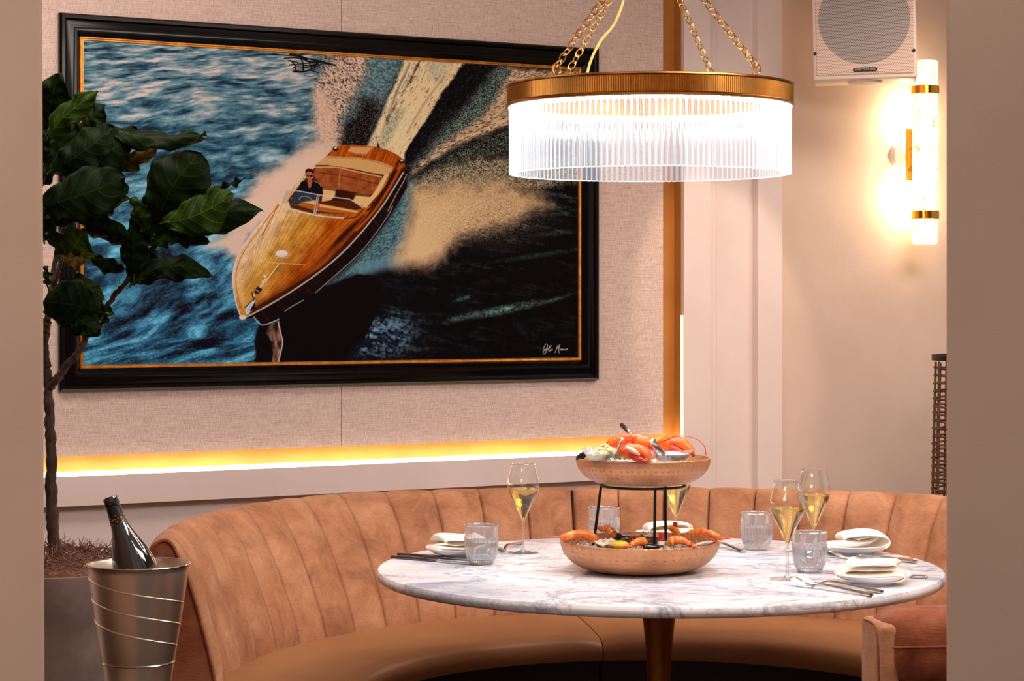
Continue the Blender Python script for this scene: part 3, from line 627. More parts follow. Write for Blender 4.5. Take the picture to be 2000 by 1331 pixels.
M['tumbler_glass'] = thin_glass('ribbed_glass', (.97, .98, .99, 1), edge=.9, base=.07, power=1.3, rough=.05, milk=.13)
M['stem_glass'] = thin_glass('stem_glass', (.97, .97, .97, 1), edge=.9, base=.12, power=1.4, rough=.05, milk=.06)
M['wine'] = solid_glass('sparkling_wine', (1.0, .87, .46, 1), 1.33)
M['water'] = solid_glass('water', (.96, .98, 1, 1), 1.2)

# ---------------------------------------------------------------- banquette
TX, TY, TZ = .3653, 5.41, .75
TH = [(-16, 1.235, 1.10), (0, 1.24, 1.10), (20, 1.28, 1.12), (46.7, 1.32, 1.15), (57, 1.29, 1.158), (78, 1.247, 1.155), (98.5, 1.24, 1.148), (117, 1.30, 1.13), (131.5, 1.34, 1.105), (146, 1.305, 1.09), (166, 1.24, 1.085), (180, 1.215, 1.09), (192, 1.205, 1.085)]
def interp(th, k):
    xs = [t[0] for t in TH]; ys = [t[k] for t in TH]
    for i in range(len(xs)-1):
        if th <= xs[i+1]: break
    x0, x1 = xs[i], xs[i+1]; t = min(max((th-x0)/(x1-x0), 0), 1)
    g = lambda j: (ys[min(j+1, len(ys)-1)]-ys[max(j-1, 0)])/(xs[min(j+1, len(xs)-1)]-xs[max(j-1, 0)])
    h = x1-x0; m0, m1 = g(i)*h, g(i+1)*h; t2, t3 = t*t, t*t*t
    return (2*t3-3*t2+1)*ys[i]+(t3-2*t2+t)*m0+(-2*t3+3*t2)*ys[i+1]+(t3-t2)*m1
def pol(r, th, z):
    a = math.radians(th); return Vector((TX+r*math.cos(a), TY+r*math.sin(a), z))
ZC = .83
def bprof(th):
    rc = interp(th, 1); rj = interp(th, 2)
    f = lambda k: rj+(rc-rj)*k
    # (r, z, bulge weight, outward dir r, z)
    return [(f(.0), .40, .3, -1, 0), (f(.02), .46, .7, -1, .1), (f(.12), .53, 1, -1, .15), (f(.28), .61, 1, -1, .2), (f(.46), .69, 1, -1, .25), (f(.62), .75, 1, -.9, .35), (f(.76), .79, 1, -.75, .65),
            (f(.88), .822, .7, -.5, .85), (f(1.0), .836, .35, 0, 1), (rc+.018, .834, .2, .3, .9), (rc+.036, .820, .1, .7, .7), (rc+.05, .79, .2, 1, 0), (rc+.054, .74, 0, 1, 0), (rc+.054, .40, 0, 1, 0), (rc+.054, .05, 0, 1, 0)]
CHW = 6.45; J = 98.5
def backrest(bm, t0, nch, sgn, ns=14, depth=.026):
    cols = []; us = [0, .022, .05, .10, .18, .28, .38, .5, .62, .72, .82, .90, .95, .978, 1]
    for c in range(nch):
        for k in range(len(us)-(0 if c == nch-1 else 1)):
            u = us[k]; th = t0+sgn*(c+u)*CHW
            b = depth*(.22+.78*(1-abs(2*u-1)**3))
            if u < .0001 or u > .9999: b = -.026
            cols.append((th, b))
    grid = []
    for th, b in cols:
        g = []
        for (r, z, w, dr, dz) in bprof(th):
            n = math.hypot(dr, dz); g.append(bm.verts.new(pol(r+dr/n*b*w, th, z+dz/n*b*w*.6)))
        grid.append(g)
    for A, B in zip(grid, grid[1:]):
        for i in range(len(A)-1): bm.faces.new((A[i], A[i+1], B[i+1], B[i]))
    return grid
def seat(bm, t0, t1, r_in=.735):
    n = max(8, int(abs(t1-t0)/2.5)); grid = []
    pr = [(0, .395), (-.004, .42), (.004, .445), (.022, .459), (.06, .466), (.16, .473), (.28, .476), (.36, .474)]
    for i in range(n+1):
        th = t0+(t1-t0)*i/n; e = min(i, n-i); drop = .012 if e == 0 else (.004 if e == 1 else 0)
        ro = interp(th, 2)+.03; g = []
        for j, (d, z) in enumerate(pr):
            r = r_in+d if j < 5 else r_in+d/.36*(ro-r_in)
            g.append(bm.verts.new(pol(r, th, z-drop*(1 if j > 1 else 0))))
        g.append(bm.verts.new(pol(ro, th, .395)))
        grid.append(g)
    for A, B in zip(grid, grid[1:]):
        for i in range(len(A)): bm.faces.new((A[i], A[(i+1) % len(A)], B[(i+1) % len(A)], B[i]))
    bm.faces.new(grid[0]); bm.faces.new(grid[-1][::-1])
def base(bm, t0, t1, r_in=.775):
    n = 24; grid = []
    for i in range(n+1):
        th = t0+(t1-t0)*i/n; ro = interp(th, 1)+.03
        grid.append([bm.verts.new(pol(r_in, th, 0)), bm.verts.new(pol(r_in, th, .395)), bm.verts.new(pol(ro, th, .395)), bm.verts.new(pol(ro, th, 0))])
    for A, B in zip(grid, grid[1:]):
        for i in range(4): bm.faces.new((A[i], A[(i+1) % 4], B[(i+1) % 4], B[i]))
    bm.faces.new(grid[0]); bm.faces.new(grid[-1][::-1])
def banquette(t0, sgn, nch, label):
    root = empty('curved_banquette', (0, 0, 0)); tag(root, label, 'sofa', 'sections of the curved banquette')
    t1 = t0+sgn*nch*CHW
    bm = BM(); grid = backrest(bm, t0, nch, sgn)
    obj('backrest', bm, M['velvet'], root, ang=math.radians(75))
    bm = BM(); seat(bm, t0, t1-sgn*.4); obj('seat_cushion', bm, M['leather'], root)
    bm = BM(); base(bm, t0+sgn*.2, t1-sgn*.4); obj('base', bm, M['kick'], root, smooth=False)
    # end panel with piping
    pr = bprof(t1); e = [(r, z) for (r, z, *_) in pr]; e = [(e[0][0], .05)]+e
    bm = BM(); th = t1+sgn*.25
    a = [bm.verts.new(pol(r, th, z)) for r, z in e]; b = [bm.verts.new(pol(r, t1-sgn*.3, z)) for r, z in e]
    bm.faces.new(a); bm.faces.new(b[::-1])
    for i in range(len(a)): bm.faces.new((a[i], a[(i+1) % len(a)], b[(i+1) % len(a)], b[i]))
    obj('end_panel', bm, M['velvet_dark'], root, ang=math.radians(30))
    bm = BM(); pts = [pol(r, th, z) for r, z in crom([(r, z, 0) for r, z in e[:-1]], 4) and [(v.x, v.y) for v in crom([(r, z, 0) for r, z in e[:-1]], 4)]]
    tube(bm, pts, .0045, 8); obj('piping', bm, M['velvet_dark'], root)
    if sgn > 0:
        # row of stitches beside the joint
        bm = BM()
        for k in range(26):
            z = .50+k*.0125
            pr = bprof(J+.6); r = np.interp(z, [p[1] for p in pr[:8]], [p[0] for p in pr[:8]])
            blob(bm, pol(r-.010, J+.55, z), (.0012, .0012, .0035), 6, 4)
        obj('stitching', bm, mat('pale_thread', rgb(216, 160, 120), .7), root)
banquette(J+.12, 1, 14, 'left half of the curved cognac velvet banquette, nearer the tree')
banquette(J-.12, -1, 17, 'right half of the curved cognac velvet banquette, behind the marble table')

# ---------------------------------------------------------------- table
t = empty('round_table', (TX, TY, 0)); tag(t, 'round white marble pedestal table set for a seafood meal', 'table')
bm = BM(); lathe(bm, [(0, .75), (.55, .75), (.690, .75), (.697, .7485), (.701, .743), (.702, .737), (.699, .729), (.692, .723), (.67, .7195), (.3, .7195), (0, .7195)], 128)
obj('tabletop', bm, M['marble'], t)
bm = BM(); lathe(bm, [(0, .7194), (.10, .7194), (.098, .712), (.066, .705), (.056, .695), (.047, .66), (.039, .61), (.034, .56), (.030, .50), (.029, .44), (.031, .36), (.040, .26), (.06, .16), (.10, .08), (.17, .035), (.25, .015), (.27, .006), (.27, 0), (0, 0)], 64)
obj('pedestal', bm, M['bronze'], t)

# ---------------------------------------------------------------- wine glasses
GB = [(.0032, .078), (.0060, .088), (.0130, .103), (.0245, .128), (.0355, .150), (.0408, .165), (.0420, .176), (.0408, .190), (.0370, .205), (.0335, .218), (.0320, .227), (.0322, .233)]
def gprof(pts, k=4): return [(max(v.x, 0), v.y) for v in crom([(a, b, 0) for a, b in pts], k)]
def wine_glass(fill=.168):
    r = empty('wine_glass'); g = gprof(GB)
    bm = BM(); lathe(bm, g+[(g[-1][0]-.0009, g[-1][1])]+[(max(a-.0010, .0005), b) for a, b in g[::-1]], 56); obj('bowl', bm, M['bowl_glass'], r)
    bm = BM(); torus(bm, (0, 0, .2332), .0318, .0007, 56, 6); obj('rim', bm, M['glass'], r)
    bm = BM(); lathe(bm, [(0, .080), (.0034, .0795), (.0033, .05), (.0036, .02), (.0045, .010), (.009, .0055), (.022, .0030), (.040, .0016), (.0425, .0009), (.040, 0), (0, 0)], 48); obj('stem', bm, M['stem_glass'], r)
    w = [(a-.0014, b) for a, b in g if b < fill and a > .0045]; w = [(0, w[0][1]-.002)]+w+[(w[-1][0]+.0004, fill), (0, fill)]
    bm = BM(); lathe(bm, w, 56); obj('wine', bm, M['wine'], r)
    return r
wgs = [(onz(1022, 1080, TZ), .168, 'wine glass beside the left place setting, before the banquette joint'), (onz(1538, 1132, TZ), .170, 'wine glass on the right, nearest the table edge, beside the forks'),
       (Vector((.768, 5.535, TZ)), .172, 'wine glass behind the front right tumbler, beside the rear right plate'), (Vector((.438, 5.82, TZ)), .168, 'wine glass half hidden behind the black seafood stand')]
g0 = wine_glass()
for i, (p, f, l) in enumerate(wgs):
    o = g0 if i == 0 else copy_tree(g0)
    o.location = (p.x, p.y, TZ+.0002); o.rotation_euler.z = i*.9
    tag(o, l, 'wine glass', 'wine glasses on the marble table')
# ---------------------------------------------------------------- tumblers
def tumbler():
    r = empty('tumbler')
    pr = [(.0, 0), (.024, 0), (.029, .003), (.0345, .012), (.0385, .024), (.0410, .040), (.0420, .056), (.0422, .066), (.0424, .072), (.0425, .084), (.0427, .097)]
    def rf(r_, z, a):
        k = 0 if z > .071 or z < .004 else min(1, (z-.004)/.012)*min(1, (.071-z)/.003)
        return r_+.0022*k*(abs(math.cos(a*13))-.5)
    gp = gprof(pr, 3)
    inner = [(max(a-.0030, 0), max(b, .011)) for a, b in gp[::-1] if a > .006]
    inner = [(.0415, .0985)]+[(min(a, .0402), b) for a, b in inner if b > .0111]+[(.018, .011), (0, .011)]
    bm = BM(); lathe(bm, gp+[(.0423, .0988)]+inner, 208, rf=lambda r_, z, a: rf(r_, z, a)); obj('cup', bm, M['tumbler_glass'], r, ang=math.radians(70))
    bm = BM(); lathe(bm, [(0, .0015), (.023, .0015), (.027, .004), (.029, .009), (0, .0105)], 40, rf=lambda r_, z, a: r_*(1+.03*math.cos(13*a))); obj('base', bm, M['glass'], r)
    bm = BM(); torus(bm, (0, 0, .0978), .0418, .0014, 56, 8); obj('rim', bm, M['rimglass'], r)
    bm = BM(); lathe(bm, [(0, .0115), (.028, .012), (.0345, .025), (.0368, .042), (.0374, .060), (0, .060)], 48); obj('water', bm, M['water'], r)
    return r
M['rimglass'] = thin_glass('rim_glass', (.97, .98, 1, 1), edge=1.0, base=.35, power=1.0, rough=.12)
tps = [((-.077, 5.47), 'ribbed tumbler on the left, in front of the napkin plate'), ((.251, 5.92), 'ribbed tumbler behind the left leg of the black seafood stand'), ((.650, 5.78), 'ribbed tumbler right of the seafood bowls, the farther of the right pair'), ((.726, 5.31), 'ribbed tumbler in front of the rear right plate, nearest the table edge')]
t0 = tumbler()
for i, ((x, y), l) in enumerate(tps):
    o = t0 if i == 0 else copy_tree(t0)
    o.location = (x, y, TZ+.0002); o.rotation_euler.z = i*.5; tag(o, l, 'tumbler', 'ribbed water tumblers')
# ---------------------------------------------------------------- plates with napkins
def plate():
    bm = BM(); lathe(bm, [(0, .004), (.045, .004), (.050, .0), (.053, .0), (.054, .004), (.072, .010), (.086, .018), (.0915, .0235), (.0905, .0250), (.085, .0215), (.070, .0140), (.05, .009), (0, .0085)], 72)
    return obj('side_plate', bm, M['porcelain'])
def napkin(seed, fl, wd=.105):
    """cloth folded over itself: one path in the (x, z) plane, widened along y with a little drift"""
    rnd = random.Random(seed)
    path = {0: [(-.084, .018), (-.04, .011), (.02, .011), (.066, .014), (.078, .020), (.068, .025), (.01, .021), (-.046, .020), (-.056, .024), (-.044, .029), (.0, .031), (.034, .031), (.054, .035), (.062, .041), (.048, .046), (.0, .044), (-.034, .042), (-.05, .046)],
            1: [(-.080, .022), (-.03, .012), (.03, .012), (.066, .018), (.082, .030), (.074, .044), (.03, .049), (-.024, .044), (-.030, .036), (.0, .031), (.036, .030), (.056, .036), (.050, .041), (.022, .040), (.0, .037)],
            2: [(-.070, .016), (-.03, .012), (.04, .013), (.070, .021), (.060, .030), (.0, .028), (-.056, .026), (-.062, .034), (-.045, .040), (.0, .043), (.040, .041), (.052, .036)]}[fl]
    pts = crom([(a, b, 0) for a, b in path], 7); ny = 14; pts = [Vector((p.x*1.02, .009+(p.y-.010)*1.3, 0)) for p in pts]; bm = BM(); grid = []
    for j in range(ny+1):
        v = j/ny; yy = (v-.5)*wd; row = []
        for i, p in enumerate(pts):
            u = i/len(pts)
            lift = .0035*math.sin(5*v+u*6+seed)*(p.y/.04)
            row.append(bm.verts.new((p.x*(1-.10*v)+.010*math.sin(3*v+seed)*u, yy*(1-.22*u)+.010*math.sin(u*7+seed), p.y+lift*.6-(.006*abs(2*v-1)**3)*(p.y/.04))))
        grid.append(row)
    for A, B in zip(grid, grid[1:]):
        for i in range(len(A)-1): bm.faces.new((A[i], A[i+1], B[i+1], B[i]))
    o = obj('napkin', bm, M['linen'])
    md = o.modifiers.new('thick', 'SOLIDIFY'); md.thickness = .0032; md.offset = 0
    sb = o.modifiers.new('soft', 'SUBSURF'); sb.levels = 1; sb.render_levels = 1
    return o
pls = [((-.132, 5.63), 'left of the table behind the tumbler', PI+.3, 0), ((.43, 5.985), 'at the back of the table behind the seafood bowls', .1, 2), ((.89, 5.69), 'right rear of the table, behind the front right plate', .15, 1), ((.845, 5.095), 'front right near the table edge', -.25, 0)]
p0 = plate()
for i, ((x, y), where, rz, fl) in enumerate(pls):
    o = p0 if i == 0 else copy_tree(p0)
    o.location = (x, y, TZ+.0002); tag(o, 'small white plate with napkin, '+where, 'plate', 'side plates on the marble table')
    nk = napkin(i+1, fl); nk.location = (x, y, TZ+.0015); nk.rotation_euler.z = rz
    tag(nk, 'folded cream napkin, '+where, 'napkin', 'folded napkins on the plates')
# ---------------------------------------------------------------- cutlery
def along(name, a, b, lift=0.0):
    """an empty whose x axis runs from a to b on the table"""
    o = empty(name, ((a.x+b.x)/2, (a.y+b.y)/2, TZ+.0003+lift)); o.rotation_euler = (0, 0, math.atan2(b.y-a.y, b.x-a.x)); return o, (b-a).length
def fork(a, b, label, m='steel'):
    """a = handle end, b = tine tips"""
    o, L = along('fork', a, b); tag(o, label, 'fork', 'forks on the marble table'); h = L/2
    bm = BM(); pts = [Vector(p) for p in ((-h, 0, .004), (-h*.7, 0, .006), (-h*.2, 0, .010), (h*.25, 0, .012), (h*.42, 0, .006), (h*.5, 0, .004))]
    tube(bm, crom(pts, 4), [x for x in np.interp(np.linspace(0, 1, 21), [0, .1, .5, .8, 1], [.0046, .0048, .0034, .0024, .0032])], 10, sx=1.5, up=(0, 0, 1)); obj('handle', bm, M[m], o)
    bm = BM()
    for k in range(4):
        y = (k-1.5)*.0058
        pts = [Vector(p) for p in ((h*.46, (k-1.5)*.002, .0035), (h*.58, y*.9, .0025), (h*.72, y, .005), (h*.88, y, .012), (h, y*.9, .017))]
        tube(bm, crom(pts, 4), [.0018]*12+[.0014, .0012, .0011, .0009, .0006], 6, sx=1.2, up=(0, 0, 1))
    blob(bm, (h*.56, 0, .0032), (.014, .0085, .0013), 12, 6); obj('tines', bm, M[m], o)
    return o
def knife(a, b, label, m='steel', mh='steel', lift=0.0):
    o, L = along('knife', a, b, lift); tag(o, label, 'knife', 'knives on the marble table'); h = L/2
    bm = BM(); rbox(bm, -h, -h*.02, -.0065, .0065, 0, .0075, .003, 3); obj('handle', bm, M[mh], o)
    bm = BM(); pts = [(-h*.03, -.004), (h*.2, -.0085), (h*.8, -.0085), (h*.96, -.003), (h, .004), (-h*.03, .004)]
    prism(bm, pts, .0030, .0046); obj('blade', bm, M[m], o, smooth=False); return o
Q = lambda x, y: onz(x, y, TZ+.004)
knife(Q(765, 1088), Q(945, 1103), 'dark handled knife at the left table edge, the nearer of two', 'steel', 'dark_steel')
knife(Q(777, 1083), Q(962, 1096), 'dark handled knife at the left table edge, the farther of two', 'steel', 'dark_steel')
fork(Q(1019, 1060), Q(972, 1079), 'fork between the left tumbler and the left wine glass')
fork(Q(1702, 1163), Q(1546, 1141), 'nearer fork of the pair before the front right plate')
fork(Q(1722, 1157), Q(1560, 1135), 'farther fork of the pair before the front right plate')
knife(Q(1811, 1128), Q(1612, 1117), 'silver knife whose handle pokes out from under the front right plate')
fork(Q(1790, 1098), Q(1622, 1087), 'fork lying between the two right plates')
knife(Q(1783, 1093), Q(1650, 1088), 'knife lying just behind the fork between the two right plates', 'steel', 'brass')
fork(Q(1640, 1076), Q(1520, 1076), 'fork with only its tines showing left of the front right tumbler')
fork(Q(1452, 1078), Q(1385, 1061), 'fork with tine tips peeping out beside the lower seafood bowl')

# ---------------------------------------------------------------- chandelier
def chandelier():
    LX, LY = .3395, 5.36; R = .352
    root = empty('chandelier', (LX, LY, 1.72)); tag(root, 'round brass chandelier with a curtain of clear glass rods hung on chains', 'chandelier')
    z0, z1 = 1.890, 1.942
    off = Vector((0, 0, -1.72))
    def add(name, bm, m, **k): bmesh.ops.translate(bm, verts=bm.verts, vec=off); return obj(name, bm, m, root, **k)
    n = 2280
    bm = BM(); lathe(bm, [(R-.004, z0+.006), (R-.0015, z0+.007), (R-.0015, z1-.007), (R-.004, z1-.006), (R-.016, z1-.006), (R-.016, z0+.006)], n, close=True, rf=lambda r, z, a: r+(.0022 if r > R-.002 else 0)*math.cos(a*380)*.6)
    add('ribbed_band', bm, M['brass'], ang=math.radians(20))
    bm = BM()
    lathe(bm, [(R-.03, z1-.006), (R-.03, z1-.001), (R-.001, z1), (R+.0035, z1-.0015), (R+.004, z1-.005), (R-.002, z1-.007)], 128, close=True)
    add('top_rim', bm, M['brass'])
    bm = BM(); lathe(bm, [(R-.03, z0+.006), (R-.03, z0), (R-.001, z0-.003), (R+.0035, z0-.001), (R+.004, z0+.003), (R-.002, z0+.007)], 128, close=True)
    add('bottom_rim', bm, M['brass'])
    bm = BM(); lathe(bm, [(R-.032, z0-.004), (R-.004, z0-.004), (R-.004, z0+.0005), (R-.032, z0+.0005)], 128, close=True)
    bm2 = BM(); lathe(bm2, [(R-.05, z0+.0), (R-.031, z0+.0), (R-.031, z0-.006), (R-.05, z0-.006)], 128, close=True); merge(bm, bm2)
    add('light_ring', bm, emit('cool_white_led', (.95, .97, 1, 1), 54))
    # rods
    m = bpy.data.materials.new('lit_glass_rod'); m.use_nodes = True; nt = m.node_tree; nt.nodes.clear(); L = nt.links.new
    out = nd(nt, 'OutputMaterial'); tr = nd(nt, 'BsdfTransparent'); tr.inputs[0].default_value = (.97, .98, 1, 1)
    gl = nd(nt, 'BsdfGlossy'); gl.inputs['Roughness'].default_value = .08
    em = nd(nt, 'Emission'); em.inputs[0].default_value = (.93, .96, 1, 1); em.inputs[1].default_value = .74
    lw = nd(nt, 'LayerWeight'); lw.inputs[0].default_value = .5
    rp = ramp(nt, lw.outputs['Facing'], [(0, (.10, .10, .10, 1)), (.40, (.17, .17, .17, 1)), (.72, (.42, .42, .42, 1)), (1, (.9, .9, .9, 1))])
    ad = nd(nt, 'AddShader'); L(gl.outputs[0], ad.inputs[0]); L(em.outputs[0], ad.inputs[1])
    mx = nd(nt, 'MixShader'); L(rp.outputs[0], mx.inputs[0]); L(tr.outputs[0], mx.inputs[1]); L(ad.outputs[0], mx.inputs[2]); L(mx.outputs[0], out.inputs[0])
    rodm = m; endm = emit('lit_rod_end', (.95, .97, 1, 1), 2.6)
    N = 150; zb = 1.7235; rr = .0066; rc = R-.0115
    def rod(bm, c):
        lathe(bm, [(rr, zb+.0015), (rr, z0-.0045)], 12, c); b = BM(); lathe(b, [(0, zb), (rr*.86, zb), (rr, zb+.0015)], 12, c)
        k = len(bm.faces); merge(bm, b); bm.faces.ensure_lookup_table()
        for f in bm.faces[k:]: f.material_index = 1
    bm0 = BM(); rod(bm0, (0, 0, 0)); ro = add('glass_rod', bm0, [rodm, endm]); first = True; rest = BM()
    for i in range(N):
        a = -PI/2+2*PI*((i+1)//2)*(1 if i % 2 else -1)/N
        c = (rc*math.cos(a), rc*math.sin(a), 0)
        if i < 100:
            o = ro if first else ro.copy()
            if not first: C.objects.link(o)
            first = False; o.location = c
        else: rod(rest, c)
    o = add('glass_rods', rest, [rodm, endm]); o['kind'] = 'stuff'; o['label'] = 'remaining glass rods at the back of the ring'
    # hub rod and ceiling rose
    zt = 2.36
    bm = BM(); tube(bm, [(0, 0, zt-.02), (0, 0, ZT-.02)], .008, 12); lathe(bm, [(0, ZT-.03), (.06, ZT-.03), (.065, ZT-.005), (.065, ZT), (0, ZT)], 40); torus(bm, (0, 0, zt-.035), .02, .004, 24, 8, RX(PI/2)); add('ceiling_stem', bm, M['brass'])
    # hooks and chains
    for k, ang in enumerate((226, 130, 55, -46)):
        a = math.radians(ang); hp = Vector(((R-.014)*math.cos(a), (R-.014)*math.sin(a), z1+.014))
        bm = BM(); pts = [hp+Vector((math.cos(t)*.012*math.sin(a), -math.cos(t)*.012*math.cos(a)*0+0, math.sin(t)*.014)) for t in np.linspace(-1.9, 3.7, 16)]
        tube(bm, pts, .0026, 8); add('hook', bm, M['brass'])
        top = Vector((.012*math.cos(a), .012*math.sin(a), zt-.05)); st = hp+Vector((0, 0, .008)); d = top-st; Ln = d.length; d.normalize()
        nl = int(Ln/.0200); bm = BM(); s1 = d.cross(Vector((0, 1, 0))).normalized(); s2 = d.cross(s1).normalized()
        for j in range(nl):
            c = st+d*(Ln*(j+.5)/nl); s = (s1*.8+s2*.6) if j % 2 else (s2*.8-s1*.6)
            pts = []
            for t in np.linspace(0, 2*PI, 15)[:-1]:
                pts.append(c+d*(.0130*math.cos(t))+s*(.0088*math.sin(t)))
            tube(bm, pts, .0016, 6, closed=True)
        add('chain', bm, M['brass'])
    # supply cord
    cp = [Vector((-.155, .12, z1-.01)), Vector((-.146, .10, z1+.06)), Vector((-.118, .08, z1+.12)), Vector((-.085, .06, z1+.16)), Vector((-.062, .03, z1+.22)), Vector((-.05, .02, z1+.30)), Vector((-.012, 0, zt-.01))]
    bm = BM(); tube(bm, crom(cp, 8), .0032, 8); add('supply_cord', bm, mat('clear_gold_cord', rgb(206, 162, 86), .3))
chandelier()

# ---------------------------------------------------------------- wall lamp
def sconce():
    nn = .045; s, zt_ = wpx(1807, 119, nn); zb_ = wpx(1803, 477, nn)[1]; c = W(s, nn, 0); r = .0465
    root = empty('wall_lamp', (c.x, c.y, zb_)); tag(root, 'tall alabaster wall lamp with two brass bands, glowing warm', 'wall lamp')
    def add(name, bm, m, **k): bmesh.ops.translate(bm, verts=bm.verts, vec=Vector((-c.x, -c.y, -zb_))); return obj(name, bm, m, root, **k)
    m, nt, b = newmat('lit_alabaster'); L = nt.links.new; tc = nd(nt, 'TexCoord')
    n = nd(nt, 'TexNoise', Scale=16, Detail=7, Roughness=.65, Distortion=2.5); L(tc.outputs['Object'], n.inputs['Vector'])
    rp = ramp(nt, n.outputs[0], [(.36, (.62, .40, .22, 1)), (.44, (1, .80, .56, 1)), (.52, (1, .90, .74, 1)), (.7, (1, .95, .84, 1))])
    L(rp.outputs[0], b.inputs['Emission Color']); b.inputs['Emission Strength'].default_value = .92; L(rp.outputs[0], b.inputs['Base Color']); b.inputs['Roughness'].default_value = .3
    def zz(y): return wpx(1805, y, nn)[1]
    bm = BM(); lathe(bm, [(r*.9, zb_), (r, zb_+.003), (r, zt_-.003), (r*.9, zt_), (r*.9, zt_-.002), (r*.88, zb_+.002)], 40, (c.x, c.y, 0), close=True); add('alabaster_shade', bm, m)
    for ya, yb in ((168, 184), (412, 428)):
        bm = BM(); lathe(bm, [(r+.001, zz(yb)), (r+.004, zz(yb)+.002), (r+.004, zz(ya)-.002), (r+.001, zz(ya))], 40, (c.x, c.y, 0), close=True); add('brass_band', bm, M['polished_brass'])
    bm = BM()
    prism(bm, [(s-.050, 0), (s-.030, 0), (s-.030, .012), (s-.050, .012)], 0, 1, lambda x, y, z: W(x-.0, -.003+y, zz(352)+(zz(251)-zz(352))*z)); add('back_bar', bm, M['polished_brass'], smooth=False)
    bm = BM(); zc = zz(303); b2 = BM(); lathe(b2, [(0, 0), (.058, 0), (.058, .012), (.050, .022), (0, .028)], 48)
    ang = math.atan2(WN.y, WN.x); Mx = T(W(s-.03, -.05, zc)) @ RZ(ang) @ RY(PI/2); merge(bm, b2, Mx); add('wall_plate', bm, M['panel_paint'])
    bm = BM(); tube(bm, [W(s-.03, -.03, zc), W(s-.005, nn-.03, zc)], .008, 10); add('arm', bm, M['polished_brass'])
    return s, zz
ss_, zz_ = sconce()

# ---------------------------------------------------------------- loudspeaker
def hexdots(name, base, dark, inner, pitch=.0056, rad=.30, R=.155, cz=.0):
    m, nt, b = newmat(name); L = nt.links.new; tc = nd(nt, 'TexCoord')
    sx = nd(nt, 'SeparateXYZ'); L(tc.outputs['Object'], sx.inputs[0])
    def mth(op, a, b_=None):
        n = nd(nt, 'Math', operation=op)
        for i, v in enumerate((a, b_)):
            if v is None: continue
            if isinstance(v, (int, float)): n.inputs[i].default_value = v
            else: L(v, n.inputs[i])
        return n.outputs[0]
    u = mth('MULTIPLY', sx.outputs[0], 1/pitch); v = mth('MULTIPLY', sx.outputs[2], 1/(pitch*1.732))
    def cell(o_):
        a = mth('SUBTRACT', mth('FRACT', mth('ADD', u, 100+o_)), .5); c = mth('MULTIPLY', mth('SUBTRACT', mth('FRACT', mth('ADD', v, 100+o_)), .5), 1.732)
        return mth('SQRT', mth('ADD', mth('MULTIPLY', a, a), mth('MULTIPLY', c, c)))
    d = mth('MINIMUM', cell(0), cell(.5)); hole = mth('LESS_THAN', d, rad)
    zc = mth('SUBTRACT', sx.outputs[2], cz); rr = mth('SQRT', mth('ADD', mth('MULTIPLY', sx.outputs[0], sx.outputs[0]), mth('MULTIPLY', zc, zc)))
    circ = mth('LESS_THAN', rr, R)
    m1 = nd(nt, 'MixRGB'); L(circ, m1.inputs[0]); m1.inputs[1].default_value = base; m1.inputs[2].default_value = inner
    m2 = nd(nt, 'MixRGB'); L(hole, m2.inputs[0]); L(m1.outputs[0], m2.inputs[1])
    m3 = nd(nt, 'MixRGB'); L(circ, m3.inputs[0]); m3.inputs[1].default_value = rgb(140, 100, 76); m3.inputs[2].default_value = dark; L(m3.outputs[0], m2.inputs[2])
    L(m2.outputs[0], b.inputs['Base Color']); b.inputs['Roughness'].default_value = .5
    return m
def text(name, s, size, M4, m, parent, ext=.0004):
    cu = bpy.data.curves.new(name, 'FONT'); cu.body = s; cu.size = size; cu.align_x = 'CENTER'; cu.align_y = 'CENTER'; cu.extrude = ext; cu.materials.append(m)
    t = bpy.data.objects.new(name, cu); C.objects.link(t); bpy.context.view_layer.update()
    me = bpy.data.meshes.new_from_object(t.evaluated_get(bpy.context.evaluated_depsgraph_get())); bpy.data.objects.remove(t); me.name = name
    o = bpy.data.objects.new(name, me); C.objects.link(o); o.parent = parent; o.matrix_local = M4; return o
